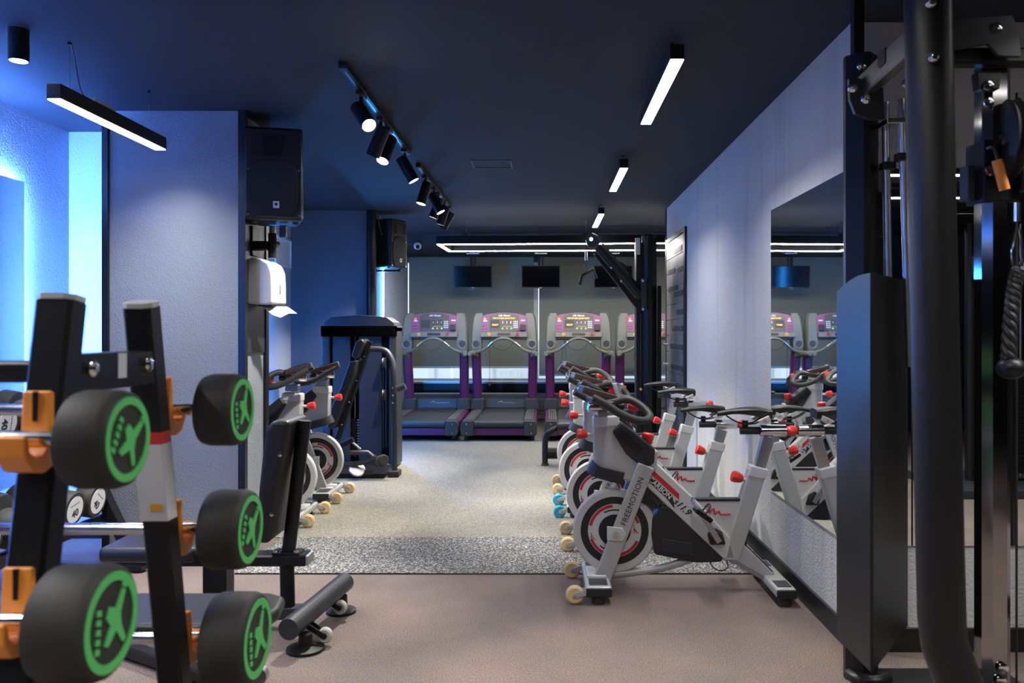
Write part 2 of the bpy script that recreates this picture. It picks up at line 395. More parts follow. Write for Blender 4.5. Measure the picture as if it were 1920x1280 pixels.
MB().lathe([(0, .0045), (.07, .0045), (.07, .012), (0, .012)], (-2.55, 7.3, 0), n=20).build('base', 'black_satin', t)
strip('blue light strip behind the far pillar beside the treadmills', (-1.815, 8.945, .25), (-1.815, 8.945, 2.16), 'led_cyan', side=True)
# small lit niche high in the recess wall
nx = -2.695
nb = struct('window_3', MB().b2((nx-.005, 7.95, 2.0), (nx+.015, 8.44, 2.02)).b2((nx-.005, 7.95, 2.28), (nx+.015, 8.44, 2.30)).b2((nx-.005, 7.95, 2.02), (nx+.015, 7.97, 2.28)).b2((nx-.005, 8.42, 2.02), (nx+.015, 8.44, 2.28)), 'niche', label='small pale window high in the blue recess')
MB().b2((nx-.004, 7.97, 2.02), (nx+.004, 8.42, 2.28)).build('pane', 'niche', nb)
# mirrors of the right wall and of the corner wall
tag(MB().b2((XR-.008, YC+.04, .44), (XR-.001, 4.475, 2.012), .0008).build('wall_mirror', 'mirror'), 'large frameless mirror on the white right wall above the bikes', 'mirror')
tag(MB().b2((XR+.01, YC-.008, .44), (5.6, YC-.001, 2.012), .0008).build('wall_mirror', 'mirror'), 'mirror facing the camera behind the black cable machine', 'mirror')
# brushed steel panelled door on the far end of the right wall
dr = struct('door_1', MB().b2((XR-.02, 7.16, .0), (XR-.001, 7.24, 2.28)).b2((XR-.02, 8.24, .0), (XR-.001, 8.30, 2.28)).b2((XR-.02, 7.24, 2.24), (XR-.001, 8.24, 2.28)), 'trim_black', label='brushed steel panelled door with slots and bolts')
zs = [.02, .55, .72, .93, 1.13, 1.29, 1.45, 1.60, 1.76, 1.92, 2.06, 2.235]
for a, b in zip(zs, zs[1:]): MB().b2((XR-.018, 7.245, a+.003), (XR-.002, 8.235, b-.003), .002).build('panel', 'brushed', dr)
for y0, y1, z in ((7.3, 7.75, 2.08), (7.7, 8.1, 1.90), (7.26, 7.5, 1.885), (7.55, 8.1, 1.73), (7.26, 7.75, 1.665), (7.26, 7.6, 1.49), (7.26, 7.85, 1.335), (7.26, 8.0, 1.165), (7.26, 7.95, .965), (7.3, 8.0, .80)):
    MB().b2((XR-.022, y0, z), (XR-.017, y1, z+.05)).build('slot', 'slot', dr)
for y, z in ((8.15, 1.2), (8.15, 1.0), (8.15, .76), (8.0, .7), (7.4, .68)):
    b_ = MB().cyl((XR-.06, y, z), (XR-.018, y, z), .012, n=10).cyl((XR-.066, y, z), (XR-.055, y, z), .02, n=10).build('bolt', 'steel', dr)

# ------------------------------------------------------------------ lamps
def linear(label, x, y, z, L, axis, group, power=1.0):
    t = thing('linear_pendant', label, 'light', (x, y, z), group)
    if axis == 'y': a, b = (x-.031, y, z), (x+.031, y+L, z+.07)
    else: a, b = (x, y-.031, z), (x+L, y+.031, z+.07)
    MB().b2((a[0], a[1], z+.006), b, .002).build('housing', 'black_satin', t)
    e = .003
    MB().b2((a[0]+e, a[1]+e, z), (b[0]-e, b[1]-e, z+.0055)).build('diffuser', 'led_white', t)
    l = bpy.data.lights.new('lamp_light', 'AREA'); l.shape = 'RECTANGLE'; l.size, l.size_y = (.054, L-.01) if axis == 'y' else (L-.01, .054)
    l.energy = LED_W*L*power; l.spread = R(128); l.color = (1, .985, .96)
    lo = bpy.data.objects.new('lamp_light', l); C.objects.link(lo); lo.parent = t; lo.location = (0, L/2, -.002) if axis == 'y' else (L/2, 0, -.002)
    cx, cy = ((x, y) if axis == 'y' else (x, y))
    for f in (.12, .86):
        q = Vector((x, y+L*f, z+.07)) if axis == 'y' else Vector((x+L*f, y, z+.07))
        top = Vector((q.x, q.y, ZC))
        MB().cyl(q, top, .0018, n=6).build('wire', 'steel', t)
        MB().cyl(top-Vector((0, 0, .014)), top-Vector((0, 0, .0005)), .008, n=8).build('anchor', 'black_satin', t)
    q = Vector((x, y+L*.3, z+.07)) if axis == 'y' else Vector((x+L*.3, y, z+.07))
    dv = Vector((0, 1, 0)) if axis == 'y' else Vector((1, 0, 0))
    MB().tube([q, q-dv*.05+Vector((-.02, 0, .04)), q-dv*.12+Vector((-.01, 0, max(.02, ZC-z-.12))), Vector((q.x, q.y, ZC))-dv*.16], .003, 6, sm=4).build('cord', 'black_plastic', t)
    MB().box(q+dv*.08+Vector((0, 0, .012)), (.03, .16, .02) if axis == 'y' else (.16, .03, .02), bev=.003).build('driver', 'white_plastic', t)
GR = 'black linear pendants over the bikes'
linear('nearest linear pendant light above the right row of bikes', .572, 3.43, 2.50, 1.07, 'y', GR)
linear('middle linear pendant light above the right row of bikes', .570, 5.71, 2.50, .94, 'y', GR)
linear('farthest linear pendant light, near the lat pulldown tower', .566, 7.94, 2.50, 1.0, 'y', GR)
linear('linear pendant light hanging in front of the left pillar', -2.115, 3.43, 2.33, .96, 'y', 'black linear pendant on the left')
linear('added linear pendant light over the bikes side, unseen above the camera', .572, 1.1, 2.50, 1.07, 'y', GR)  # added lamp out of view, brightens the foreground and near carpet
linear('added linear pendant light over the barbell rack, unseen above the camera', -2.0, .9, 2.38, 1.0, 'y', 'black linear pendant on the left', 1.7)  # added out of view and stronger, to bring up the orange hooks
linear('added linear pendant light over the bikes side, unseen behind the camera', .572, -1.2, 2.50, 1.07, 'y', GR)  # extra lamp added out of view for faces turned to the camera
linear('added linear pendant light over the rack side, unseen behind the camera', -1.0, -1.2, 2.38, 1.0, 'y', 'black linear pendant on the left', 1.6)  # added unseen lamp, lights the fronts of rack and barbells
for i, (x, y) in enumerate(((1.75, 2.35), (2.1, 1.6), (2.45, .66), (2.85, -.35))):
    linear('linear light seen in the corner mirror, %s line from the top' % ('first', 'second', 'third', 'fourth')[i], x, y, 2.50, 1.0, 'x', 'linear pendants reflected in the corner mirror')
# rectangular pendant over the treadmills
t = thing('rectangular_pendant', 'black rectangular frame pendant with glowing white edge over treadmills', 'light', (.4, 9.6, 2.35))
X0, X1, Y0, Y1, zz = -1.25, 2.6, 9.22, 10.05, 2.35
for a, b, n in (((X0, Y0), (X1, Y0+.05), 0), ((X0, Y1-.05), (X1, Y1), 0), ((X0, Y0+.05), (X0+.05, Y1-.05), 1), ((X1-.05, Y0+.05), (X1, Y1-.05), 1)):
    MB().b2((a[0], a[1], zz+.005), (b[0], b[1], zz+.10), .002).build('profile', 'black_satin', t)
    MB().b2((a[0]+.006, a[1]+.006*(1-n)-.001*n, zz), (b[0]-.006, b[1]-.006*(1-n)+.001*n, zz+.0045)).build('diffuser', 'led_frame', t)
for x in (-.9, .5, 1.9):
    MB().cyl((x, Y0+.025, zz+.1), (x, Y0+.025, ZC), .002, n=6).build('wire', 'steel', t)
    MB().b2((x-.03, Y0, zz+.1), (x+.03, Y0+.05, zz+.13)).build('bracket', 'black_satin', t)
t.rotation_euler.z = R(-3)
# downlight
p = P(35, 55, 3.4)
t = thing('ceiling_downlight', 'black cylinder downlight on the ceiling at the top left', 'light', (p.x, p.y, ZC-.135))
MB().lathe([(.04, ZC), (.04, ZC-.135), (.034, ZC-.135), (.034, ZC-.128), (.034, ZC-.12)], (p.x, p.y, 0), n=24).build('body', 'black_satin', t)
MB().cyl((p.x, p.y, ZC-.134), (p.x, p.y, ZC-.129), .033, n=24).build('lens', 'lens', t)
l = bpy.data.lights.new('spot_light', 'SPOT'); l.energy = SPOT_W*.6; l.spot_size = R(70); l.spot_blend = .8; l.shadow_soft_size = .03
lo = bpy.data.objects.new('spot_light', l); C.objects.link(lo); lo.parent = t; lo.location = (0, 0, -.004)
# tracks and spots
def rail(label, y0, y1):
    t = thing('light_track', label, 'track', (-.965, y0, ZC-.03), 'ceiling light tracks')
    MB().b2((-.983, y0, ZC-.03), (-.947, y1, ZC-.0005), .002).build('rail', 'black_satin', t)
    MB().b2((-.985, y0-.04, ZC-.034), (-.945, y0-.0005, ZC-.001), .003).build('end_cap', 'black_plastic', t)
    MB().b2((-.97, y0+.01, ZC-.0315), (-.96, y1-.01, ZC-.0305)).build('slot', 'steel', t)
rail('nearer black light track on the ceiling carrying four spotlights', 3.84, 5.67); rail('farther black light track on the ceiling carrying five spotlights', 6.12, 8.12)
def spot(y, d, n, which, power=1.0):
    t = thing('track_spotlight', '%s of the black spotlights on the %s ceiling track' % (n, which), 'spotlight', (-.965, y, ZC-.12), 'black track spotlights')
    d = Vector(d).normalized(); j = Vector((-.965, y, ZC-.105)); c = j+Vector((0, 0, -.035))
    MB().b2((-.985, y-.05, ZC-.055), (-.945, y+.05, ZC-.0345), .003).build('adapter', 'black_plastic', t)
    MB().cyl((-.965, y, ZC-.055), (-.965, y, ZC-.14), .010, n=10).build('stem', 'black_satin', t)
    MB().lathe([(.036, -.06), (.040, -.055), (.041, .125), (.036, .125), (.036, .118)], c, d, 24).build('body', 'black_satin', t)
    MB().lathe([(.0355, .116), (.0355, .1205)], c, d, 20).build('lens', 'lens', t)
    l = bpy.data.lights.new('spot_light', 'SPOT'); l.energy = SPOT_W*power; l.spot_size = R(62); l.spot_blend = .7; l.shadow_soft_size = .034; l.color = (1, .95, .87)
    o = bpy.data.objects.new('spot_light', l); C.objects.link(o); o.parent = t
    o.location = c+d*.13-Vector(t.location); o.rotation_euler = d.to_track_quat('-Z', 'Y').to_euler()
spot(4.19, (.50, -.62, -.72), 'first', 'nearer'); spot(4.69, (-.40, .12, -.90), 'second', 'nearer', .6); spot(4.92, (-.20, -.45, -.86), 'third', 'nearer'); spot(5.50, (.50, .05, -.88), 'fourth', 'nearer')
spot(6.44, (-.25, -.15, -.95), 'first', 'farther'); spot(6.95, (.48, -.05, -.86), 'second', 'farther'); spot(7.2, (-.35, .02, -.93), 'third', 'farther', .7); spot(7.66, (-.32, .05, -.94), 'fourth', 'farther', .7); spot(8.02, (-.50, .05, -.86), 'fifth', 'farther', .7)
# dome camera
c = P(783, 461, 10.36)
t = thing('security_camera', 'small white security camera under the ceiling left of the pendant', 'camera', c)
MB().lathe([(.045, .0), (.045, .03), (.03, .04)], (c.x, 10.399, c.z), (0, -1, 0), 16).build('base', 'white_plastic', t)
MB().ball((c.x, 10.345, c.z), .05, 16).build('shell', 'white_plastic', t); MB().cyl((c.x+.01, 10.305, c.z-.015), (c.x+.012, 10.29, c.z-.02), .026, n=14).build('lens', 'screen', t)
# ------------------------------------------------------------------ spin bikes
def B(px, py):            # bike side elevation, metres, origin under the middle of the bike
    return ((px-1021)/364.1-.7, HC-(py-622)/364.1)
def BP(l): return [B(*q) for q in l]
def knob(t, a, b, r, name='knob', parent=None):
    a = Vector(a); b = Vector(b); L = (b-a).length
    prof = [(r*.55, 0), (r*.75, L*.12), (r, L*.6), (r*.98, L*.92), (r*.8, L)]
    return MB().lathe(prof, a, b-a, 8).build(name, 'red', parent or t)
def scribble(t, o, w, h, side, parent=None, m='red_print', th=.004):
    pts = [(0, .95), (.16, .98), (.10, .35), (.07, .02), (.22, .55), (.32, .70), (.33, .40), (.34, .12), (.45, .38), (.53, .45), (.56, .20), (.62, .12), (1.0, .14)]
    q = [(o[0]+(p[0]-.5)*w*side, o[1], o[2]+(p[1]-.5)*h) for p in pts]
    return MB().rbar(q, .001, th, up=(0, 1, 0)).build('logo', m, parent or t) if False else MB().tube(q, th*.5, 5).build('logo', m, parent or t)
def make_bike(wheelm='cream'):
    t = thing('spin_bike', 'bike', 'exercise bike', (0, 0, 0))
    cx, cz = B(1152, 993); FR = .215
    # flywheel
    fw = MB().lathe([(.175, -.018), (FR-.008, -.02), (FR, -.012), (FR, .012), (FR-.008, .02), (.175, .018)], (cx, 0, cz), (0, 1, 0), 48, True).build('flywheel', 'silver_light', t)
    MB().lathe([(0, -.012), (.178, -.012), (.178, .012), (0, .012)], (cx, 0, cz), (0, 1, 0), 40).build('web', 'black_plastic', fw)
    MB().lathe([(.083, -.016), (.137, -.016), (.137, .016), (.083, .016)], (cx, 0, cz), (0, 1, 0), 40, True).build('disc', 'white_paint', fw)
    MB().lathe([(0, -.045), (.022, -.045), (.024, -.03), (.05, -.03), (.055, -.018), (.055, .018), (.05, .03), (.024, .03), (.022, .045), (0, .045)], (cx, 0, cz), (0, 1, 0), 24).build('hub', 'black_plastic', fw)
    for a0, a1 in ((95, 168), (18, 52), (200, 258), (275, 335)):
        for s in (-1, 1): MB().sector((cx, 0, cz), .119, .134, a0, a1, s*.0160, s*.0175).build('red_band', 'red_print', fw)
    for a0, a1 in ((75, 120), (225, 262)):
        for s in (-1, 1): MB().sector((cx, 0, cz), .103, .110, a0, a1, s*.0160, s*.0172).build('dark_band', 'black_plastic', fw)
    for s in (-1, 1):
        scribble(t, (cx-.108, s*.0165, cz-.03), .035, .04, s*-1, fw, th=.003)
        scribble(t, (cx+.110, s*.0165, cz+.005), .03, .045, s*-1, fw, th=.003)
    # fork legs
    top = Vector((B(1208, 868)[0], 0, B(1208, 868)[1])); bot = Vector((B(1124, 1086)[0], 0, B(1124, 1086)[1]))
    dv = (bot-top).normalized(); nv = Vector((-dv.z, 0, dv.x))
    for s in (-1, 1):
        y0, y1 = sorted((s*.050, s*.080))
        hw = .043
        pl = [(top+nv*hw), (top-nv*hw), (bot-nv*hw), (bot+nv*hw)]
        lg = MB().prism([(p.x, p.z) for p in pl], 'y', y0, y1, .008).build('fork_leg', 'silver', t)
        ac = Vector((cx, 0, cz))
        br = MB().prism([(ac.x-.035+dx, ac.z+dz) for dx, dz in ((-.01, .04), (.07, .03), (.085, .0), (.07, -.035), (-.01, -.03))], 'y', s*.0801, s*.090, .002).build('axle_bracket', 'silver_light', lg)
        MB().cyl((ac.x, s*.0902, ac.z), (ac.x, s*.105, ac.z), .014, n=12).build('axle_nut', 'steel', br)
        mid = top.lerp(bot, .30)
        xd = -dv if s < 0 else dv
        text('FREEMOTION', 'lettering', 'black_plastic', lg, frame((mid.x, s*.0803, mid.z), xd if s < 0 else -dv, (0, s, 0)), .041, spacing=1.05)
    # frame
    MB().prism(BP([(1112, 800), (1160, 800), (1205, 838), (1232, 842), (1228, 880), (1190, 906), (1140, 884), (1114, 872)]), 'y', -.047, .047, .012).build('fork_crown', 'silver', t)
    hd = MB().prism(BP([(1112, 779), (1159, 776), (1163, 866), (1113, 872)]), 'y', -.0475, .0475, .014).build('head_tube', 'silver', t)
    MB().prism(BP([(1111, 780), (1160, 777), (1160, 797), (1111, 800)]), 'y', -.051, .051, .008).build('collar', 'silver_light', hd)
    MB().prism(BP([(1146, 806), (1163, 788), (1226, 838), (1224, 866), (1203, 874), (1172, 848)]), 'y', -.062, .062, .012).build('bottle_tray', 'black_plastic', t)
    MB().prism(BP([(1152, 812), (1165, 800), (1205, 838), (1195, 846)]), 'y', -.066, -.0615, .001).build('tray_rim', 'trim_black', t)
    MB().rbar([(B(1166, 892)[0], -.07, B(1166, 892)[1]), (B(1120, 880)[0], -.068, B(1120, 880)[1]), (B(1108, 874)[0], -.03, B(1108, 874)[1]), (B(1108, 874)[0], .03, B(1108, 874)[1]), (B(1120, 880)[0], .068, B(1120, 880)[1]), (B(1166, 892)[0], .07, B(1166, 892)[1])], .012, .062, sm=3).build('brake_guard', 'black_plastic', t)
    dt = MB().prism(BP([(1205, 846), (1222, 858), (1304, 936), (1366, 1004), (1378, 1046), (1352, 1044), (1205, 905)]), 'y', -.036, .036, .010).build('down_tube', 'silver_light', t)
    a = Vector((B(1219, 872)[0], 0, B(1219, 872)[1])); b = Vector((B(1300, 946)[0], 0, B(1300, 946)[1])); u = (b-a).normalized(); n2 = Vector((-u.z, 0, u.x)); n2 = n2 if n2.z < 0 else -n2
    for s in (-1, 1):
        q = [a+u*.02+n2*.006, a+u*.20+n2*.006, a+u*.22+n2*.030, a+u*.02+n2*.030]
        MB().prism([(p.x, p.z) for p in q], 'y', s*.0362, s*.0372).build('red_band', 'red_print', dt)
        q = [a+u*.03+n2*.036, a+u*.18+n2*.036, a+u*.235+n2*.078, a+u*.165+n2*.066, a+u*.03+n2*.066]
        MB().prism([(p.x, p.z) for p in q], 'y', s*.0362, s*.0372).build('name_band', 'black_plastic', dt)
        o1 = a+u*.108+n2*.051; o2 = a+u*.255+n2*.046
        xd = u if s < 0 else -u
        text('CARBON', 'lettering', 'white_print', dt, frame((o1.x, s*.0373, o1.z), xd, (0, s, 0)), .036, bold=.01)
        text('s11.9', 'lettering', 'black_plastic', dt, frame((o2.x, s*.0363, o2.z), xd, (0, s, 0)), .048, shear=.3, bold=.02)
    gs = MB().prism(BP([(1300, 937), (1393, 937), (1380, 985), (1368, 1010)]), 'y', -.020, .020, .003).build('gusset', 'silver_light', t)
    MB().prism(BP([(1296, 933), (1394, 933), (1393, 938), (1300, 938)]), 'y', -.023, .023, .002).build('edge_strip', 'black_plastic', gs)
    for s in (-1, 1): scribble(t, (B(1345, 955)[0], s*.021, B(1345, 955)[1]), .125, .052, -s if s < 0 else -s, gs, th=.010)
    st = MB().prism(BP([(1403, 876), (1435, 883), (1402, 990), (1384, 1048), (1354, 1048), (1366, 1000)]), 'y', -.036, .036, .010).build('seat_tube', 'silver', t)
    MB().prism(BP([(1405, 870), (1438, 878), (1432, 897), (1399, 890)]), 'y', -.040, .040, .006).build('collar', 'silver_light', st)
    MB().prism(BP([(1412, 880), (1431, 884), (1451, 822), (1429, 816)]), 'y', -.022, .022, .004).build('seat_post', 'steel', t)
    x0, z0 = B(1424, 807); x1 = B(1474, 807)[0]; xs = B(1388, 806)[0]
    MB().lathe([(.024, 0), (.031, .004), (.031, x1-x0-.004), (.026, x1-x0)], (x0, 0, z0), (1, 0, 0), 20).build('seat_slider', 'chrome', t)
    MB().cyl((xs, 0, z0), (x0, 0, z0), .020, n=14).build('slider_shaft', 'black_plastic', t)
    knob(t, (x1, 0, z0), (x1+.052, 0, z0), .029, 'slider_knob')
    # saddle
    sp = MB(); n = 12; prof = []
    for k in range(9):
        f = k/8; px = 1345+98*f; x = B(px, 0)[0]
        w = .018+.062*max(0, (f-.28)/.72)**1.3+.006*math.sin(f*3.1); tp = B(0, 771-9*math.sin(min(1, f*1.5)*1.57)+6*max(0, f-.75)*2)[1]; th = .024+.085*max(0, (f-.28))**1.1
        if k == 8: w *= .72; th *= .8
        if k == 0: w *= .6; th *= .7
        ring = []
        for j in range(n):
            an = 2*math.pi*j/n; yy = w*math.cos(an); zz = math.sin(an)
            ring.append(sp.bm.verts.new((x, yy, tp-.014+(zz*.014 if zz > 0 else zz*th*(.35+.65*abs(math.cos(an)))))))
        prof.append(ring)
    fs = []
    for A, Bq in zip(prof, prof[1:]):
        for j in range(n): fs.append(sp.bm.faces.new((A[j], A[(j+1) % n], Bq[(j+1) % n], Bq[j])))
    fs.append(sp.bm.faces.new(prof[0])); fs.append(sp.bm.faces.new(prof[-1])); bmesh.ops.recalc_face_normals(sp.bm, faces=fs)
    sd = sp.build('saddle', 'leather', t, ang=60) if False else sp.build('saddle', 'leather', t)
    xr, zr = B(1430, 784)
    for s in (-1, 1):
        MB().prism([(xr-.045, zr-.005), (xr+.012, zr+.022), (xr+.020, zr-.002), (xr+.002, zr-.018), (xr-.03, zr-.018)], 'y', s*.058, s*.079, .003).build('side_patch', 'silver_light', sd)
        scribble(t, (xr-.003, s*.0795, zr-.004), .03, .014, -s, sd, th=.002)
        MB().tube([(B(1362, 0)[0], s*.012, B(0, 779)[1]), (B(1385, 0)[0], s*.02, B(0, 792)[1]), (B(1412, 0)[0], s*.022, B(0, 793)[1]), (B(1430, 0)[0], s*.03, B(0, 783)[1])], .004, 6, sm=3).build('rail', 'black_metal', sd)
    MB().cyl((B(1397, 0)[0], 0, B(0, 806)[1]), (B(1397, 0)[0], 0, B(0, 788)[1]), .016, n=12).build('saddle_clamp', 'black_metal', t)
    # base
    MB().tube([(-.40, 0, .075), (-.10, 0, .115), (.10, 0, .178), (.18, 0, .190), (.26, 0, .168), (.43, 0, .07)], .020, 12, sm=4).build('base_tube', 'silver', t)
    MB().prism([(.265, .165), (.295, .245), (.325, .238), (.475, .092), (.44, .065)], 'y', -.030, .030, .008).build('rear_strut', 'silver', t)
    MB().prism([(.318, .249), (.328, .244), (.478, .097), (.468, .099)], 'y', -.012, .012, .001).build('edge_strip', 'black_plastic', t)
    for nm, xc, wd, hl in (('rear_stabilizer', .47, .10, .25), ('front_stabilizer', -.435, .13, .22)):
        sb = MB().box((xc, 0, .065), (wd, hl*2, .046), bev=.012).build(nm, 'silver', t)
        for s in (-1, 1):
            MB().box((xc, s*(hl+.006), .062), (wd-.004, .014, .044), bev=.006).build('end_cap', 'black_plastic', sb)
            MB().box((xc, s*(hl-.075), .0885), (wd*.7, .10, .004), bev=.001).build('foot_pad', 'charcoal', sb)
            MB().cyl((xc, s*(hl-.03), 0), (xc, s*(hl-.03), .042), .032, n=16).build('rubber_foot', 'rubber', sb)
    MB().box((-.435, 0, .094), (.10, .17, .020), bev=.008).build('fork_foot', 'silver_light', t)
    for s in (-1, 1):
        wx, wy, wz = -.552, s*.205, .046
        bk = MB().prism([(-.50, .075), (-.49, .050), (wx, wz-.014), (wx-.012, wz), (wx, wz+.014)], 'y', wy-.024*1, wy-.018, .001).prism([(-.50, .075), (-.49, .050), (wx, wz-.014), (wx-.012, wz), (wx, wz+.014)], 'y', wy+.018, wy+.024, .001).build('wheel_bracket', 'silver', t)
        wh = MB().lathe([(.012, -.014), (.036, -.016), (.045, -.008), (.045, .008), (.036, .016), (.012, .014)], (wx, wy, wz), (0, 1, 0), 24).build('transport_wheel', wheelm, t)
        MB().cyl((wx, wy-.028, wz), (wx, wy+.028, wz), .007, n=10).build('axle', 'steel', wh)
    # drive cover and pedals
    MB().prism(BP([(1222, 968), (1240, 945), (1262, 948), (1300, 985), (1357, 1036), (1350, 1050), (1305, 1052), (1226, 1036), (1220, 1000)]), 'y', -.034, .055, .008).build('belt_guard', 'black_plastic', t)
    MB().prism(BP([(1240, 1006), (1296, 1015), (1300, 1040), (1238, 1030)]), 'y', -.039, -.0335, .002).build('guard_panel', 'charcoal_soft', t)
    gr = MB().prism(BP([(1203, 908), (1216, 906), (1242, 940), (1228, 952), (1192, 936)]), 'y', -.032, .04, .004).build('guard_neck', 'black_plastic', t)
    for k in range(4):
        x, z = B(1204+8*k, 920+6*k); MB().box((x, -.036, z), (.006, .006, .045), (Vector((0, 1, 0)), R(-30)), .001).build('rib', 'charcoal', gr)
    ax, az = B(1339, 1003)
    MB().lathe([(0, -.075), (.03, -.075), (.034, -.06), (.034, .06), (.03, .075), (0, .075)], (ax, 0, az), (0, 1, 0), 20).build('crank_hub', 'black_plastic', t)
    MB().prism([(ax-.045, az+.02), (ax-.01, az+.052), (ax+.03, az+.03), (ax+.048, az-.034), (ax-.03, az-.036)], 'y', -.058, -.037, .006).build('crank_cover', 'black_plastic', t)
    for s, an in ((-1, 122), (1, -58)):
        d_ = Vector((math.cos(R(an)), 0, math.sin(R(an)))); c0 = Vector((ax, s*.085, az)); c1 = c0+d_*.165
        MB().rbar([c0-d_*.015, c0+d_*.08, c1+d_*.012], .028, .016, up=(0, 1, 0)).build('crank_arm', 'steel' if s < 0 else 'black_metal', t)
        pc = c1+Vector((0, s*.06, 0))
        pd = MB().box(pc, (.095, .085, .024), (Vector((0, 1, 0)), R(35)), .004).build('pedal', 'black_metal', t)
        MB().cyl(c1+Vector((0, -s*.005, 0)), pc, .008, n=8).build('spindle', 'steel', pd)
        rot = Matrix.Rotation(R(35), 3, 'Y')
        MB().tube([pc+rot @ Vector(q) for q in ((.02, -.036, .01), (-.06, -.034, .012), (-.085, -.02, .04), (-.085, .02, .04), (-.06, .034, .012), (.02, .036, .01))], .005, 6, sm=3).build('toe_cage', 'steel', pd)
        MB().tube([pc+rot @ Vector(q) for q in ((0, -.038, 0), (0, -.03, .055), (0, .03, .055), (0, .038, 0))], .004, 6, sm=3).build('strap', 'black_plastic', pd)
    # handlebar
    hx, hz = B(1135, 764)
    hb = MB().prism(BP([(1120, 770), (1152, 770), (1153, 786), (1119, 788)]), 'y', -.033, .033, .005).build('handlebar_post', 'steel', t)
    rz = Matrix.Rotation(R(11), 3, 'Z')
    def H(x, y, z): v = rz @ Vector((x-.335, y, 0)); return (v.x+.335-.7, v.y, z)
    MB().lathe([(.022, 0), (.026, .004), (.026, .136), (.022, .14)], H(.22, 0, .945), rz @ Vector((1, 0, 0)), 18).build('handlebar_slider', 'chrome', t)
    MB().cyl(H(.36, 0, .945), H(.41, 0, .945), .018, n=12).build('slider_shaft', 'black_plastic', t)
    knob(t, H(.44, .03, .945), H(.50, .03, .945), .030, 'slider_knob')
    MB().box(H(.285, 0, .972), (.07, .30, .022), rz, .006).build('handlebar_clamp', 'black_plastic', t)
    for s in (-1, 1):
        MB().tube([H(.195, s*.195, 1.01), H(.26, s*.20, .975), H(.33, s*.205, .930), H(.41, s*.205, .898), H(.475, s*.185, .893), H(.505, s*.135, .912), H(.475, s*.085, .955), H(.42, s*.05, .985), H(.36, s*.03, .975), H(.30, s*.025, .968)], .0195, 12, sm=4).build('grip_bar', 'grip', t)
        MB().tube([H(.26, s*.20, .975), H(.27, s*.13, .955), H(.285, s*.02, .965)], .014, 10, sm=3).build('cross_bar', 'grip', t)
    cs = MB().box(H(.275, .02, 1.012), (.185, .115, .036), rz @ Matrix.Rotation(R(16), 3, 'Y'), .006).build('console', 'console_brown', t)
    MB().box(H(.275, .02, 1.010), (.187, .117, .0015), rz @ Matrix.Rotation(R(16), 3, 'Y')).build('red_line', 'red_print', cs)
    MB().box(H(.280, .02, 1.0318), (.12, .085, .003), rz @ Matrix.Rotation(R(16), 3, 'Y'), .001).build('screen', 'screen', cs)
    # knobs
    x, z = B(1112, 813); MB().cyl((x+.004, -.02, z), (x-.035, -.02, z), .009, n=10).build('knob_shaft', 'silver_light', t); knob(t, (x-.03, -.02, z), (x-.085, -.02, z+.003), .028, 'head_knob')
    x, z = B(1404, 901); MB().cyl((x+.008, -.01, z-.002), (x-.04, -.01, z+.012), .010, n=10).build('knob_shaft', 'silver_light', t); knob(t, (x-.035, -.01, z+.010), (x-.09, -.01, z+.030), .030, 'seat_knob')
    x, z = B(1210, 845); MB().cyl((x, 0, z-.02), (x+.006, 0, z+.03), .020, .022, 12).build('brake_boot', 'black_plastic', t); knob(t, (x+.006, 0, z+.028), (x+.016, 0, z+.092), .032, 'brake_knob')
    return t
BG = 'white and grey spin bikes'
bike0 = make_bike()
bikeb = [(.70, 4.10, 'spin bike nearest the camera, in front of the wall mirror'),
         (.692, 5.02, 'second spin bike from the camera in the right-hand row'),
         (.66, 5.90, 'third spin bike in the right-hand row, with blue transport wheels'),
         (.66, 6.72, 'farthest spin bike in the right-hand row')]
def fit_bike(t, hb=0, sd=0):       # handlebar and saddle set higher or lower
    for c in t.children:
        n = c.name.split('.')[0]
        if n in ('console', 'grip_bar', 'cross_bar', 'handlebar_slider', 'handlebar_clamp') or (n in ('slider_knob', 'slider_shaft') and c.data.vertices[0].co.x < 0): c.location.z += hb
        if n == 'handlebar_post' and hb > 0: c.location.z += hb*.6
        if n in ('saddle', 'saddle_clamp', 'seat_slider') or (n in ('slider_knob', 'slider_shaft') and c.data.vertices[0].co.x > 0): c.location.z += sd; c.location.x += sd*.32
        if n == 'seat_post': c.location.z += sd; c.location.x += sd*.32
for i, (x, y, lab) in enumerate(bikeb):
    o = bike0 if i == 0 else copy_tree(bike0)
    o.location = (x, y, 0); o['label'] = lab; o['group'] = BG
    if i == 2:
        for c in o.children:
            if c.name.startswith('transport_wheel'): c.data = c.data.copy(); c.data.materials[0] = MATS['blue_wheel']
    fit_bike(o, (0, .02, .06, .0)[i], (0, -.075, -.03, -.03)[i])
bikel = [(-2.16, 5.62, 'left-hand spin bike half hidden by the near pillar', .02), (-2.16, 6.36, 'left-hand spin bike beside the seated leg machine', .0)]
for x, y, lab, hb in bikel:
    o = copy_tree(bike0); o.location = (x, y, 0); o.rotation_euler.z = R(180); o['label'] = lab; o['group'] = BG
    fit_bike(o, hb+.04, -.12)
tp = MB().lathe([(.0207, -.02), (.0207, .02)], (.105+.70, 4.10, .1795), (1, 0, .2), 14).build('frame_tape', 'tape_blue', bike0)
MB().tube([(.84, 4.08, .17), (.86, 4.07, .13), (.90, 4.07, .11), (.94, 4.08, .125), (.93, 4.09, .17)], .003, 6, sm=4).build('loose_cable', 'black_plastic', bike0)
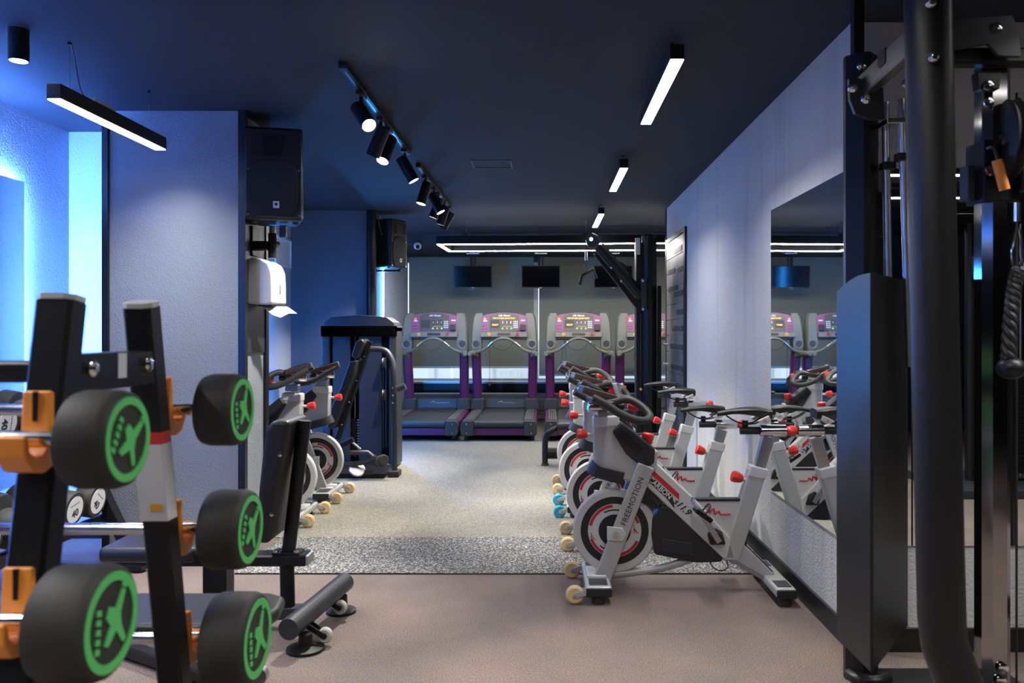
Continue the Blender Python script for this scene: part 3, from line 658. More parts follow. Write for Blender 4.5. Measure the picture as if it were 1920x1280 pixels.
# towel and bag on the second bike
tb = thing('plastic_bag', 'crumpled clear plastic and red cloth on the second bike handlebar', 'bag', (.43, 4.98, .93))
bm_ = MB(); gv = [[bm_.bm.verts.new((.415+.014*a_+.006*random.random()+.006*b_, 4.945+.012*random.random()-.01*(a_ % 2), 1.01-.017*b_+.006*random.random())) for b_ in range(7)] for a_ in range(6)]
for a_ in range(5):
    for b_ in range(6): bm_.bm.faces.new((gv[a_][b_], gv[a_+1][b_], gv[a_+1][b_+1], gv[a_][b_+1]))
wo = bm_.build('wrap', 'cling', tb); wo.modifiers.new('thick', 'SOLIDIFY').thickness = .003; MB().prism([(.395, .95), (.42, 1.0), (.45, .975), (.43, .93)], 'y', 4.985, 5.005, .004).prism([(.455, .955), (.51, .995), (.515, .975), (.47, .94)], 'y', 4.985, 5.0, .003).build('cloth', 'red', tb)
# ------------------------------------------------------------------ treadmills
def make_tread():
    t = thing('treadmill', 'treadmill', 'treadmill', (0, 0, 0))
    MB().b2((-.30, .06, .195), (.30, 1.72, .235), .006).build('deck', 'black_plastic', t)
    MB().b2((-.285, .05, .2355), (.285, 1.60, .242)).build('belt', 'belt', t)
    MB().cyl((-.30, .05, .205), (.30, .05, .205), .045, n=20).build('rear_roller', 'belt', t)
    MB().b2((-.33, .03, .07), (.33, .10, .155), .004).build('rear_crossbar', 'purple', t)
    for s in (-1, 1):
        sr = MB().prism([(s*.30, .20), (s*.30, .247), (s*.445, .247), (s*.460, .215), (s*.455, .10), (s*.40, .08), (s*.33, .15)], 'y', .10, 1.78, .006).build('side_rail', 'purple', t)
        MB().b2((s*.305, .12, .2475), (s*.42, 1.62, .252), .001).build('foot_rail', 'tread_dark', sr)
        for k in range(4): MB().b2((s*(.318+.027*k), .14, .2522), (s*(.327+.027*k), 1.6, .2545)).build('grip_rib', 'tread_grey', sr)
        cp = MB().prism([(s*.305, .065), (s*.305, .25), (s*.44, .25), (s*.465, .20), (s*.465, .10), (s*.44, .065)], 'y', -.01, .115, .012).build('end_cap', 'tread_dark', t)
        for z in (.10, .21): MB().cyl((s*.39, -.013, z), (s*.39, -.0095, z), .008, n=10).build('screw', 'steel', cp)
        MB().cyl((s*.40, .14, .0), (s*.40, .14, .075), .03, n=12).build('foot', 'rubber', t); MB().cyl((s*.40, 1.6, .0), (s*.40, 1.6, .12), .03, n=12).build('foot', 'rubber', t)
        # upright
        MB().rbar([(s*.385, 1.56, .20), (s*.388, 1.50, .65), (s*.395, 1.42, 1.08)], .125, .10, up=(0, 1, 0), c=.25).build('upright', 'purple', t)
        MB().prism([(s*.285, .245), (s*.285, .37), (s*.31, .40), (s*.45, .40), (s*.475, .30), (s*.475, .245)], 'y', 1.44, 1.60, .015).build('upright_boot', 'tread_dark', t)
        # shoulder
        sh = MB()
        sec = [(1.0, .44, .385, .12), (1.10, .46, .31, .16), (1.25, .455, .305, .18), (1.42, .445, .30, .15), (1.53, .43, .295, .12), (1.585, .40, .30, .09)]
        rings = []
        for z, xo, xi, dp in sec:
            yc = 1.33+.10*(z-1.0)
            rings.append([sh.bm.verts.new((s*x_, y_, z)) for x_, y_ in ((xi, yc-dp*.5), (xo-.02, yc-dp*.5), (xo, yc-dp*.3), (xo, yc+dp*.5), (xi, yc+dp*.5))])
        fs = [sh.bm.faces.new(rings[0]), sh.bm.faces.new(rings[-1])]
        for A, Bq in zip(rings, rings[1:]):
            for j in range(5): fs.append(sh.bm.faces.new((A[j], A[(j+1) % 5], Bq[(j+1) % 5], Bq[j])))
        bmesh.ops.recalc_face_normals(sh.bm, faces=fs)
        so = sh.build('shoulder', 'tread_grey', t)
        MB().lathe([(.052, 0), (.062, .004), (.066, .014), (.056, .018), (.045, .008), (0, .006)], (s*.382, 1.268, 1.155), (0, -1, .05), 24).build('cup_rim', 'tread_grey', so).scale.z = 1
        MB().ball((s*.382, 1.262, 1.155), .045, 16, (1, .12, 1.35)).build('cup_hollow', 'tread_dark', so)
        MB().tube([(s*.40, 1.40, 1.0), (s*.41, 1.30, 1.02), (s*.425, 1.18, 1.035), (s*.44, 1.02, 1.035), (s*.448, .985, 1.032)], .036, 12, radii=[.045, .045, .036, .036, .026]).build('side_handle', 'tread_grey', t)
    MB().tube([(-.38, 1.22, 1.045), (-.27, 1.18, 1.085), (-.17, 1.15, 1.165), (-.08, 1.13, 1.225), (0, 1.125, 1.240), (.08, 1.13, 1.225), (.17, 1.15, 1.165), (.27, 1.18, 1.085), (.38, 1.22, 1.045)], .018, 12, sm=4).build('front_handle', 'tread_grey', t)
    for s in (-1, 1): MB().tube([(s*.145, 1.137, 1.19), (s*.175, 1.144, 1.166), (s*.215, 1.156, 1.13)], .0188, 12).build('pulse_grip', 'chrome', t)
    # motor hood
    MB().prism([(1.60, .245), (1.63, .38), (1.72, .44), (1.98, .44), (2.02, .38), (2.02, .08), (1.60, .08)], 'x', -.40, .40, .015).build('motor_hood', 'tread_dark', t)
    MB().prism([(1.592, .26), (1.622, .385), (1.628, .383), (1.598, .258)], 'x', -.27, .27).build('hood_panel', 'charcoal', t)
    hm = frame((0, 1.605, .335), (1, 0, 0), (0, -.97, .24)); text('IN HIM FITNESS', 'lettering', 'alu', t, hm @ Matrix.Translation((.03, -.01, .003)), .03) if False else None
    MB().tube([(-.10, 1.603, .325), (-.085, 1.606, .340), (-.06, 1.608, .348), (-.04, 1.606, .340), (-.035, 1.603, .325)], .003, 5, sm=2).build('hood_logo', 'alu', t)
    MB().b2((-.02, 1.602, .324), (.16, 1.606, .331)).build('hood_script', 'alu', t)
    # console, tilted back
    M = Matrix.Translation((0, 1.275, 1.285)) @ Matrix.Rotation(R(-14), 4, 'X')
    def cb(name, x0, x1, z0, z1, y0, y1, m, par=None, bev=0):
        b = MB().b2((x0, y0, z0), (x1, y1, z1), bev)
        for v in b.bm.verts: v.co = M @ v.co
        return b.build(name, m, par or t)
    ar = [(-.315, 0), (-.315, .25), (-.25, .283), (-.12, .307), (0, .315), (.12, .307), (.25, .283), (.315, .25), (.315, 0)]
    b = MB().prism(ar, 'y', -.02, .06, .004)
    for v in b.bm.verts: v.co = M @ v.co
    cn = b.build('console', 'purple_dusty', t)
    b = MB().prism([(-.205, .045), (-.205, .266), (-.12, .294), (0, .302), (.12, .294), (.205, .266), (.205, .045)], 'y', -.0245, -.0201)
    for v in b.bm.verts: v.co = M @ v.co
    dp = b.build('display', 'display', cn)
    cb('lower_tray', -.318, .318, -.045, .025, -.06, .06, 'tread_grey', t, .008); cb('tray_lip', -.31, .31, -.062, -.044, -.03, .05, 'trim_black', t)
    cb('tray_slot', -.09, .09, -.025, .012, -.062, -.055, 'trim_black', t, .004)
    cb('led_window', -.185, -.06, .09, .205, -.0265, -.0247, 'tread_dark', dp)
    for k in range(3): cb('number_window', -.03+.055*k, -.005+.055*k, .14, .20, -.0265, -.0247, 'screen', dp); cb('digit', -.021+.055*k, -.014+.055*k, .15, .19, -.0272, -.0266, 'white_print', dp)
    for k, m in enumerate(('led_green', 'yellow', 'led_green')):
        b = MB().lathe([(.012, 0), (.012, .003)], M @ Vector((-.02+.06*k, -.0247, .085)), M.to_3x3() @ Vector((0, -1, 0)), 12); b.build('button', m, dp)
    cb('green_line', -.02, .11, .112, .116, -.0262, -.0247, 'yellow', dp)
    for i in range(4):
        for j in range(3): cb('key', .130+.022*j, .143+.022*j, .09+.028*i, .105+.028*i, -.0262, -.0247, 'white_print', dp)
    for i in range(3):
        for j in range(3): cb('key', -.30+.026*j, -.286+.026*j, .03+.04*i, .045+.04*i, -.0225, -.0202, 'tread_dark', cn)
    cb('logo_badge', -.285, -.235, .185, .20, -.0225, -.0202, 'white_print', cn); cb('logo_mark', -.28, -.25, .205, .235, -.0225, -.0202, 'yellow', cn)
    cb('phone_holder', .218, .298, .05, .14, -.05, -.0202, 'black_plastic', cn, .008)
    text('Life Fitness', 'lettering', 'white_print', dp, M @ frame((0, -.0247, .267), (1, 0, 0), (0, -1, 0)), .036, shear=.45, bold=.015)
    text('TRX', 'lettering', 'white_print', cn, M @ frame((.258, -.0202, .20), (1, 0, 0), (0, -1, 0)), .03) if False else cb('badge', .23, .288, .192, .208, -.0225, -.0202, 'white_print', cn)
    for x, m in ((-.205, 'yellow'), (.195, 'red')):
        MB().lathe([(.022, 0), (.022, .006), (.012, .007), (.012, .016)], M @ Vector((x, -.06, -.008)), M.to_3x3() @ Vector((0, -1, 0)), 16).build('stop_button' if m == 'yellow' else 'reset_button', m, t)
        MB().lathe([(.011, .0), (.011, .010)], M @ Vector((x, -.066, -.008)), M.to_3x3() @ Vector((0, -1, 0)), 12).build('button_cap', 'red', t)
    return t
tr0 = make_tread()
TG = 'purple and grey treadmills in a row'
TL = ['leftmost purple treadmill, its display dark', 'second purple treadmill from the left, clip cord hanging straight down', 'third purple treadmill from the left, behind the bike handlebars', 'rightmost purple treadmill, behind the lat pulldown tower']
TX = [-1.51, -.555, .465, 1.44]
M = Matrix.Translation((0, 1.275, 1.285)) @ Matrix.Rotation(R(-14), 4, 'X')
for i in range(4):
    o = tr0 if i == 0 else copy_tree(tr0)
    o.location = (0, 0, 0)
    o['label'] = TL[i]; o['group'] = TG
    if i:
        dp = [c for n in o.children if n.name.startswith('console') for c in n.children if c.name.startswith('display')][0]
        text('STEP UP PRESS QUICK START', 'led_text', 'led_orange', dp, M @ frame((0, -.0262, .228), (1, 0, 0), (0, -1, 0)), .0235, bold=.03)
        text('SELECT', 'led_text', 'led_orange', dp, M @ frame((-.12, -.0272, .135), (1, 0, 0), (0, -1, 0)), .026, bold=.04)
    if i == 0: MB().tube([(-.19, 1.2, 1.27), (-.18, 1.19, 1.20), (-.12, 1.2, 1.11), (0, 1.21, 1.08), (.10, 1.2, 1.14), (.17, 1.2, 1.28), (.22, 1.2, 1.38)], .003, 6, sm=4).build('clip_cord', 'black_plastic', o)
    elif i == 1: MB().tube([(-.19, 1.2, 1.27), (-.195, 1.17, 1.1), (-.19, 1.17, .66)], .003, 6).lathe([(.0, 0), (.02, .02), (.02, .06), (0, .08)], (-.19, 1.17, .58), n=10).build('clip_cord', 'black_plastic', o)
    else: MB().tube([(-.19, 1.2, 1.27), (-.20, 1.17, 1.15), (-.23, 1.17, .98), (-.20, 1.17, .93), (-.17, 1.18, 1.0), (-.19, 1.19, 1.2)], .003, 6, sm=3).build('clip_cord', 'black_plastic', o)
    o.location = (TX[i], 9.64, .004)
# ------------------------------------------------------------------ televisions
for i, (px, lab) in enumerate(((887, 'left television hanging above the leftmost treadmill'), (1014, 'middle television hanging above the second and third treadmills'), (1150, 'right television half hidden behind the lat pulldown arm'))):
    c = P(px, 519, 11.62); t = thing('television', lab, 'television', (c.x, c.y, c.z-.17), 'televisions hung from the ceiling')
    w2, h2 = .28, .165
    MB().b2((c.x-w2, c.y-.012, c.z-h2), (c.x+w2, c.y+.03, c.z+h2), .004).build('body', 'black_plastic', t)
    MB().b2((c.x-w2+.01, c.y-.0135, c.z-h2+.018), (c.x+w2-.01, c.y-.0122, c.z+h2-.01)).build('screen', 'screen', t)
    MB().b2((c.x-.02, c.y-.0138, c.z-h2+.004), (c.x+.02, c.y-.0125, c.z-h2+.011)).build('badge', 'alu', t)
    MB().cyl((c.x-.025, c.y+.05, c.z+.05), (c.x-.025, c.y+.05, 2.48), .018, n=12).build('mount_pole', 'black_metal', t)
    MB().cyl((c.x+.025, c.y+.05, c.z+.05), (c.x+.025, c.y+.05, 2.48), .012, n=12).build('mount_pole', 'black_metal', t)
    MB().b2((c.x-.09, c.y+.0, 2.465), (c.x+.09, c.y+.1, 2.4795)).build('ceiling_plate', 'steel', t)
    MB().b2((c.x-.08, c.y+.03, c.z-.06), (c.x+.08, c.y+.07, c.z+.1)).build('bracket', 'black_metal', t)
    if i == 0: MB().tube([(c.x-.06, c.y+.02, c.z-h2), (c.x-.04, c.y+.02, c.z-h2-.02), (c.x-.02, c.y+.02, c.z-h2-.028), (c.x+.0, c.y+.02, c.z-h2-.02), (c.x+.015, c.y+.02, c.z-h2)], .0025, 6, sm=3).build('cable', 'white_plastic', t)
    t.rotation_euler = (R(4), 0, R(-1))
# ------------------------------------------------------------------ loudspeakers
def speaker(label, c, rz, W=.33, Hh=.54, D=.30, pole=True):
    t = thing('loudspeaker', label, 'loudspeaker', (0, 0, 0), 'black wall loudspeakers')
    pl = [(-W/2, 0), (W/2, 0), (W*.36, D), (-W*.36, D)]
    MB().prism(pl, 'z', -Hh/2, Hh/2, .022, 3).build('cabinet', 'speaker_plastic', t)
    MB().prism([(-W*.47, -Hh*.47), (W*.47, -Hh*.47), (W*.47, Hh*.47), (-W*.47, Hh*.47)], 'y', -.012, .004, .008).build('front_baffle', 'speaker_plastic', t)
    hr = MB().prism([(-W*.38, .10), (W*.38, .10), (W*.38, Hh*.42), (-W*.38, Hh*.42)], 'y', -.013, -.0105, .001).build('horn', 'grille', t)
    MB().prism([(-W*.14, .10), (W*.14, .10), (W*.20, Hh*.40), (-W*.20, Hh*.40)], 'y', -.016, -.0128, .002).build('horn_throat', 'trim_black', hr)
    g = [(W*.41*math.copysign(abs(math.cos(a))**.55, math.cos(a)), -.09+.165*math.copysign(abs(math.sin(a))**.55, math.sin(a))) for a in [2*math.pi*k/28 for k in range(28)]]
    MB().prism(g, 'y', -.022, -.0105, .005).build('woofer_grille', 'grille', t)
    bd = MB().b2((-.003, -.0245, -.205), (.032, -.0221, -.165)).build('badge', 'white_print', t); MB().lathe([(.009, 0), (.009, .001)], (.0145, -.0246, -.183), (0, -1, 0), 12).build('badge_mark', 'black_plastic', bd)
    for sx in (-1, 1):
        for z in (.02, -.245): MB().cyl((sx*W*.42, -.0135, z), (sx*W*.42, -.0118, z), .006, n=8).build('screw', 'steel', t)
    for sx in (-.7, .7): MB().lathe([(.014, -Hh/2-.014), (.018, -Hh/2)], (sx*W/2, .05, 0), n=10).build('foot', 'black_plastic', t)
    t.location = c; t.rotation_euler.z = rz
    return t
s1 = speaker('large black loudspeaker on the near pillar above the paper dispenser', P(508, 322, 4.62)+Vector((0, .05, 0)), R(14), .335, .55)
x, y = -1.66, 4.86
bt = thing('speaker_bracket', 'black pole bracket holding the large loudspeaker on the near pillar', 'bracket', (x, y, 1.75))
MB().cyl((x, y, 1.78), (x, y, 1.93), .026, n=16).build('sleeve', 'black_satin', bt); MB().cyl((x, y, 1.92), (x, y, 1.976), .018, n=14).build('pole', 'alu', bt)
MB().b2((-1.771, y-.05, 1.83), (x-.02, y+.05, 1.88), .004).b2((-1.771, y-.06, 1.79), (-1.76, y+.06, 1.97), .003).build('wall_plate', 'black_metal', bt)
MB().lathe([(.018, 0), (.018, .02)], (x+.03, y-.03, 1.86), (1, -.5, 0), 10).build('clamp_knob', 'black_plastic', bt); MB().b2((x+.06, y-.06, 1.90), (x+.10, y-.03, 1.974), .003).build('cable_clip', 'black_plastic', bt)
speaker('smaller dark loudspeaker on the far pillar facing away', P(747, 456, 8.62), R(62), .28, .52, .26)
b2_ = thing('speaker_bracket', 'black arm bracket under the far loudspeaker', 'bracket', (-1.83, 8.68, 1.99))
MB().b2((-1.829, 8.66, 1.985), (-1.57, 8.70, 2.005), .003).b2((-1.60, 8.66, 1.99), (-1.57, 8.70, 2.013), .003).build('arm', 'black_metal', b2_); tag(MB().tube([(-1.765, 8.44, 2.6), (-1.755, 8.46, 2.45), (-1.735, 8.52, 2.36)], .006, 6, sm=3).build('speaker_cable', 'black_plastic'), 'black cable running down to the far loudspeaker', 'cable')
# ------------------------------------------------------------------ paper dispenser
t = thing('paper_towel_dispenser', 'white plastic paper towel dispenser on the near pillar', 'dispenser', (-1.77, 4.86, 1.49))
pr = [(-1.771, 1.50), (-1.771, 1.76), (-1.75, 1.772), (-1.69, 1.768), (-1.645, 1.74), (-1.625, 1.69), (-1.62, 1.60), (-1.62, 1.50), (-1.66, 1.49)]
MB().prism(pr, 'y', 4.74, 5.0, .018, 3).build('cover', 'white_plastic', t)
MB().b2((-1.6195, 4.87, 1.56), (-1.618, 4.88, 1.62)).build('level_window', 'charcoal', t)
MB().b2((-1.72, 4.78, 1.484), (-1.64, 4.96, 1.492)).build('outlet', 'black_plastic', t)
pm = MB(); v = [[pm.bm.verts.new((-1.70+.035*i+.02*j, 4.79+.05*i*(1 if j else .9), 1.486-.018*j-.006*math.sin(i*1.9)*j)) for j in range(4)] for i in range(4)]
for i in range(3):
    for j in range(3): pm.bm.faces.new((v[i][j], v[i+1][j], v[i+1][j+1], v[i][j+1]))
po = pm.build('paper_sheet', 'paper', t); md = po.modifiers.new('thick', 'SOLIDIFY'); md.thickness = .002
# ------------------------------------------------------------------ barbell rack (A-frame) in the left foreground
XU = -.97; TOPZ = 1.39; LEAN = .175
def yn(z): return 1.60-LEAN*(TOPZ-z)      # near upright
def yf(z): return 1.917+LEAN*(TOPZ-z)     # far upright
t = thing('barbell_rack', 'black A-frame rack with orange hooks holding fixed barbells', 'rack', (XU-.45, 1.76, 0))
ROWS = (1.131, .812, .505)
for x in (XU, XU-.92):
    for fn, s in ((yn, -1), (yf, 1)):
        w = .074 if s < 0 else .066
        MB().rbar([(x, fn(0.0), 0.0), (x, fn(TOPZ), TOPZ)], w, .062, up=(0, 1, 0), c=.12).build('upright', 'black_metal', t)
        if x == XU:
            tv = Vector((0, fn(TOPZ)-fn(TOPZ-.01), .01)).normalized()
            MB().rbar([Vector((x, fn(TOPZ), TOPZ))+tv*.0005, Vector((x, fn(TOPZ), TOPZ))+tv*.012], w+.004, .066, up=(0, 1, 0), c=.25).build('end_plug', 'silver_light', t)
    for sgn, fn in ((-1, yn), (1, yf)):
        for z in ROWS:
            y = fn(z)+sgn*.031
            cx = x+.006
            # orange hook: backplate with a slot above, curved cradle below
            pl = [(y, z-.055), (y, z+.085), (y+sgn*.012, z+.088), (y+sgn*.017, z+.02), (y+sgn*.020, z-.018), (y+sgn*.032, z-.032), (y+sgn*.055, z-.034), (y+sgn*.072, z-.020), (y+sgn*.078, z+.010), (y+sgn*.090, z+.010), (y+sgn*.088, z-.028), (y+sgn*.066, z-.058), (y+sgn*.03, z-.066)]
            hk = MB().prism(pl, 'x', cx-.028, cx+.028, .005).build('hook', 'orange', t)
            MB().b2((cx-.004, y+sgn*.0122, z+.03), (cx+.004, y+sgn*.0192, z+.086)).build('hook_slot', 'black_metal', hk)
    MB().b2((x-.031, yn(1.255)+.02, 1.205), (x+.031, yf(1.255)-.02, 1.285), .004).build('top_plate', 'black_metal', t)
    for y in (yn(1.25)+.07, yf(1.25)-.065): MB().lathe([(.018, 0), (.018, .008), (.011, .014), (0, .016)], (x+.031, y, 1.255), (1, 0, 0), 12).build('bolt', 'chrome', t)
MB().b2((XU-.92, 1.68, 1.222), (XU-.03, 1.75, 1.268), .01).build('top_beam', 'black_metal', t)
MB().cyl((XU-.92, 1.76, .16), (XU, 1.76, .16), .03, n=12).build('low_beam', 'black_metal', t)
MB().b2((XU-.03, yn(.16), .13), (XU+.03, yf(.16), .19), .004).build('low_plate', 'black_metal', t)
MB().b2((XU+.0312, 1.752, 1.228), (XU+.0325, 1.787, 1.283)).build('barcode_sticker', 'label_paper', t)
za, zb = 1.16, .90
sl = MB()
for x0, x1, z0, z1, m, nm in ((XU-.034, XU+.034, 1.055, 1.085, 'red', 'sticker_band'), (XU-.034, XU+.034, .86, 1.055, 'label_paper', 'warning_sticker')):
    pts = [(yf(z0)-.0315, z0), (yf(z1)-.0315, z1), (yf(z1)-.0325, z1), (yf(z0)-.0325, z0)]
    MB().prism(pts, 'x', x0, x1).build(nm, m, t)
MB().prism([(yf(.885)-.0325, .885), (yf(.905)-.0325, .905), (yf(.905)-.0335, .905), (yf(.885)-.0335, .885)], 'x', XU-.005, XU+.025).build('sticker_icon', 'yellow', t)
# sticker wraps the right face of the upright
for z0, z1, m, nm in ((1.055, 1.085, 'red', 'sticker_band'), (.86, 1.055, 'label_paper', 'warning_sticker')):
    MB().prism([(yf(z0)-.03, z0), (yf(z0)+.02, z0), (yf(z1)+.02, z1), (yf(z1)-.03, z1)], 'x', XU+.0331, XU+.0342).build(nm, m, t)

def barbell(label, y, z, dia, thick, rot):
    t = thing('barbell', label, 'barbell', (XU-.46, y, z), 'fixed rubber barbells with green rings on the rack')
    xr = -.772; r = dia/2
    MB().cyl((XU-.92-.11, y, z), (xr-thick+.01, y, z), .0155, n=16).build('bar', 'chrome', t)
    for s, xf in ((1, xr), (-1, 2*(XU-.46)-xr)):
        hd = MB().lathe([(0, -thick), (.028, -thick), (r*.80, -thick), (r*.95, -thick+.006), (r, -thick+.022), (r, -.020), (r*.95, -.005), (r*.88, 0), (r*.86, -.003), (0, -.003)], (xf, y, z), (s, 0, 0), 40).build('head', 'rubber', t)
        MB().lathe([(r*.70, -.0028), (r*.86, -.0028), (r*.86, .0005), (r*.70, .0005)], (xf, y, z), (s, 0, 0), 40, True).build('ring', 'green', hd)
        if s < 0: continue
        rm = Matrix.Rotation(rot, 2)
        def T(l): return [(y+(rm @ Vector(q)).x*r, z+(rm @ Vector(q)).y*r) for q in l]
        fig = [(-.12, .28), (.10, .22), (.30, .55), (.40, .50), (.26, .10), (.30, -.10), (.48, -.38), (.38, -.44), (.14, -.18), (-.10, -.40), (-.22, -.36), (-.06, -.06), (-.20, .10)]
        MB().prism(T(fig), 'x', xf-.0028, xf+.0004).build('emblem_body', 'green', hd)
        hp = T([(.36, .58)])[0]; MB().lathe([(r*.09, -.0028), (r*.09, .0004)], (xf, hp[0], hp[1]), (1, 0, 0), 12).build('emblem_head', 'green', hd)
        for k in range(5): MB().prism(T([(-.50, .30-.16*k), (-.36, .28-.16*k), (-.36, .18-.16*k), (-.50, .20-.16*k)]), 'x', xf-.0028, xf+.0002).build('emblem_letter', 'green', hd)
rd = (.183, .205, .240)
for k, (z, n) in enumerate(zip(ROWS, ('top', 'middle', 'bottom'))):
    barbell('black rubber barbell with green ring on the %s hook of the far side' % n, yf(z)+.031+.045, z, rd[k], .098+.012*k, (.1, -.35, .05)[k])
    barbell('larger-looking black barbell with green ring on the %s hook of the near side' % n, yn(z)-.031-.045, z, rd[k], .098+.012*k, (-.5, -.1, .3)[k])

# ------------------------------------------------------------------ dumbbell rack by the left wall
XF = -2.40
t = thing('dumbbell_rack', 'black two-tier dumbbell rack along the left wall', 'rack', (XF-.2, 3.4, 0))
for y in (2.3, 4.42):
    MB().rbar([(XF+.16, y, 0.0), (XF-.02, y, .36), (XF-.30, y, .95)], .07, .06, up=(0, 1, 0)).build('side_post', 'black_metal', t)
    MB().rbar([(XF-.55, y, .03), (XF+.17, y, .03)], .07, .05).build('foot', 'black_metal', t)
for z, x in ((.33, XF-.13), (.80, XF-.30)):
    for dx, dz in ((-.10, .002), (.08, -.036)): MB().b2((x+dx-.012, 2.26, z+dz-.03), (x+dx+.012, 4.46, z+dz+.03), .003).build('shelf_rail', 'black_metal', t)
ordn = ('nearest', 'fifth', 'fourth', 'third', 'second', 'first')
db0 = None
def dumbbell():
    t = thing('dumbbell', 'dumbbell', 'dumbbell', (0, 0, 0), 'round dumbbells with pale faces')
    MB().cyl((-.09, 0, 0), (.09, 0, 0), .016, n=14).build('handle', 'chrome', t)
    for s in (-1, 1):
        h = MB().lathe([(0, .065), (.07, .065), (.088, .072), (.092, .085), (.092, .150), (.086, .160), (0, .160)], (0, 0, 0), (s, 0, 0), 32).build('head', 'rubber', t)
        MB().lathe([(0, .160), (.068, .160), (.068, .162), (0, .162)], (0, 0, 0), (s, 0, 0), 32).build('face_plate', 'label_paper', h)
        text('40', 'weight_number', 'black_plastic', h, frame((s*.1622, 0, -.022), (0, s, 0), (s, 0, 0)), .055, bold=.02)
        text('IRONMASTER'[:0] or '.......', 'ring_print', 'black_plastic', h, frame((s*.1622, 0, .040), (0, s, 0), (s, 0, 0)), .05)
    return t
dlow = [4.29, 4.08, 3.87, 3.66, 3.45]; dup_ = [3.60, 3.39, 4.02, 3.81, 4.23]
first = dumbbell()
for i, y in enumerate(dlow):
    o = first if i == 0 else copy_tree(first)
    o.location = (XF-.165, y, .442); o.rotation_euler = (random.uniform(-2, 2), R(8), 0)
    o['label'] = '%s dumbbell from the pillar on the lower tier of the rack' % ('first', 'second', 'third', 'fourth', 'fifth')[i]
for i, y in enumerate(sorted(dup_)):
    o = copy_tree(first); o.location = (XF-.33, y, .912); o.rotation_euler = (random.uniform(-2, 2), R(8), 0)
    o['label'] = '%s dumbbell from the pillar on the upper tier of the rack' % ('fifth', 'fourth', 'third', 'second', 'first')[i]

# ------------------------------------------------------------------ benches
def Q(px, py, d=3.58): p = P(px, py, d); return (p.x, p.z)
t = thing('shoulder_press_bench', 'black upright-back bench with wheeled foot behind the barbell rack', 'bench', (-1.25, 3.58, 0))
Yb = 3.58
MB().prism([Q(*q) for q in ((516, 800), (530, 781), (562, 783), (548, 860), (524, 1005), (497, 1003), (505, 900))], 'y', Yb-.14, Yb+.14, .022, 3).build('back_pad', 'leather', t)
a, b = Q(571, 788), Q(541, 1034)
pp = MB().tube([(a[0], Yb, a[1]), (b[0], Yb, b[1])], .030, 18).build('back_post', 'black_satin', t)
for px, py in ((545, 843), (530, 950)):
    q = Q(px, py); MB().lathe([(.010, 0), (.010, .006), (0, .009)], (q[0], Yb-.141, q[1]), (0, -1, 0), 10).build('bolt', 'chrome', t)
z = Q(0, 1046)[1]
MB().rbar([(-1.95, Yb, z), (Q(577, 0)[0], Yb, z)], .10, .05).build('seat_beam', 'black_satin', t)
MB().b2((Q(577, 0)[0]+.0005, Yb-.048, z-.023), (Q(577, 0)[0]+.015, Yb+.048, z+.023), .006).build('beam_end_cap', 'alu', t)
MB().b2((Q(515, 0)[0], Yb-.045, z+.0255), (Q(566, 0)[0], Yb+.045, z+.034), .002).build('post_flange', 'black_metal', t)
for px in (521, 559): MB().lathe([(.013, 0), (.013, .012), (0, .016)], (Q(px, 0)[0], Yb-.03, z+.034), n=10).build('bolt', 'chrome', t)
MB().tube([(Q(538, 0)[0], Yb, z-.02), (Q(540, 0)[0], Yb, .07)], .032, 16).build('front_leg', 'black_metal', t)
MB().b2((Q(388, 0)[0], Yb-.05, .05), (Q(432, 0)[0], Yb+.05, z-.02), .006).build('rear_leg', 'black_metal', t)
MB().b2((-2.0, Yb-.035, .045), (-1.02, Yb+.035, .10), .006).build('base_beam', 'charcoal', t)
MB().box((-1.72, Yb, .365), (.42, .30, .07), bev=.025).build('seat_pad', 'leather', t)
ft = MB().tube([(-1.052, 3.27, .108), (-.958, 3.82, .132)], .045, 20).build('front_foot', 'charcoal', t)
for px, py, d in ((638, 1138, 3.68), (610, 1190, 3.38)):
    w_ = P(px, py, d)
    wh = MB().lathe([(.010, -.012), (.026, -.014), (.032, -.008), (.032, .008), (.026, .014), (.010, .012)], w_, (.15, 1, 0), 20).build('wheel', 'wheel_clear', t); MB().lathe([(.013, -.017), (.013, .017)], w_, (.15, 1, 0), 12).build('wheel_hub', 'black_plastic', wh)
    for s in (-1, 1): MB().rbar([w_+Vector((0, s*.020, 0)), w_+Vector((-.07, s*.020, .045))], .006, .022, up=(0, 0, 1)).build('wheel_fork', 'black_metal', t)
for d in (3.42, 3.66): MB().lathe([(.015, 0), (.015, .012), (0, .018)], (-1.0+.17*(d-3.5), d, .14), (1, -.1, .4), 10).build('bolt', 'chrome', t)
MB().lathe([(.0, 0), (.078, 0), (.078, .012), (.03, .022), (.028, .07), (0, .07)], (-1.0, 3.33, 0), n=24).build('foot_disc', 'black_metal', t)
MB().lathe([(.0, 0), (.07, 0), (.07, .012), (.03, .022), (.028, .08), (0, .08)], (-.965, 3.78, 0), n=24).build('foot_disc', 'black_metal', t)
t = thing('flat_bench', 'low padded flat bench close behind the barbell rack', 'bench', (-1.3, 2.62, 0))
MB().prism([(-1.95, 2.45), (-.95, 2.45), (-.885, 2.49), (-.865, 2.60), (-.885, 2.72), (-.95, 2.76), (-1.95, 2.76)], 'z', .385, .43, .018, 3).build('pad', 'leather', t)
MB().b2((-1.9, 2.56, .33), (-1.0, 2.65, .384), .005).build('beam', 'charcoal', t)
MB().rbar([(-1.03, 2.605, .35), (-1.08, 2.605, .05)], .07, .05, up=(0, 1, 0)).build('leg', 'charcoal', t); MB().rbar([(-1.85, 2.605, .35), (-1.85, 2.605, .05)], .07, .05, up=(0, 1, 0)).build('leg', 'charcoal', t)
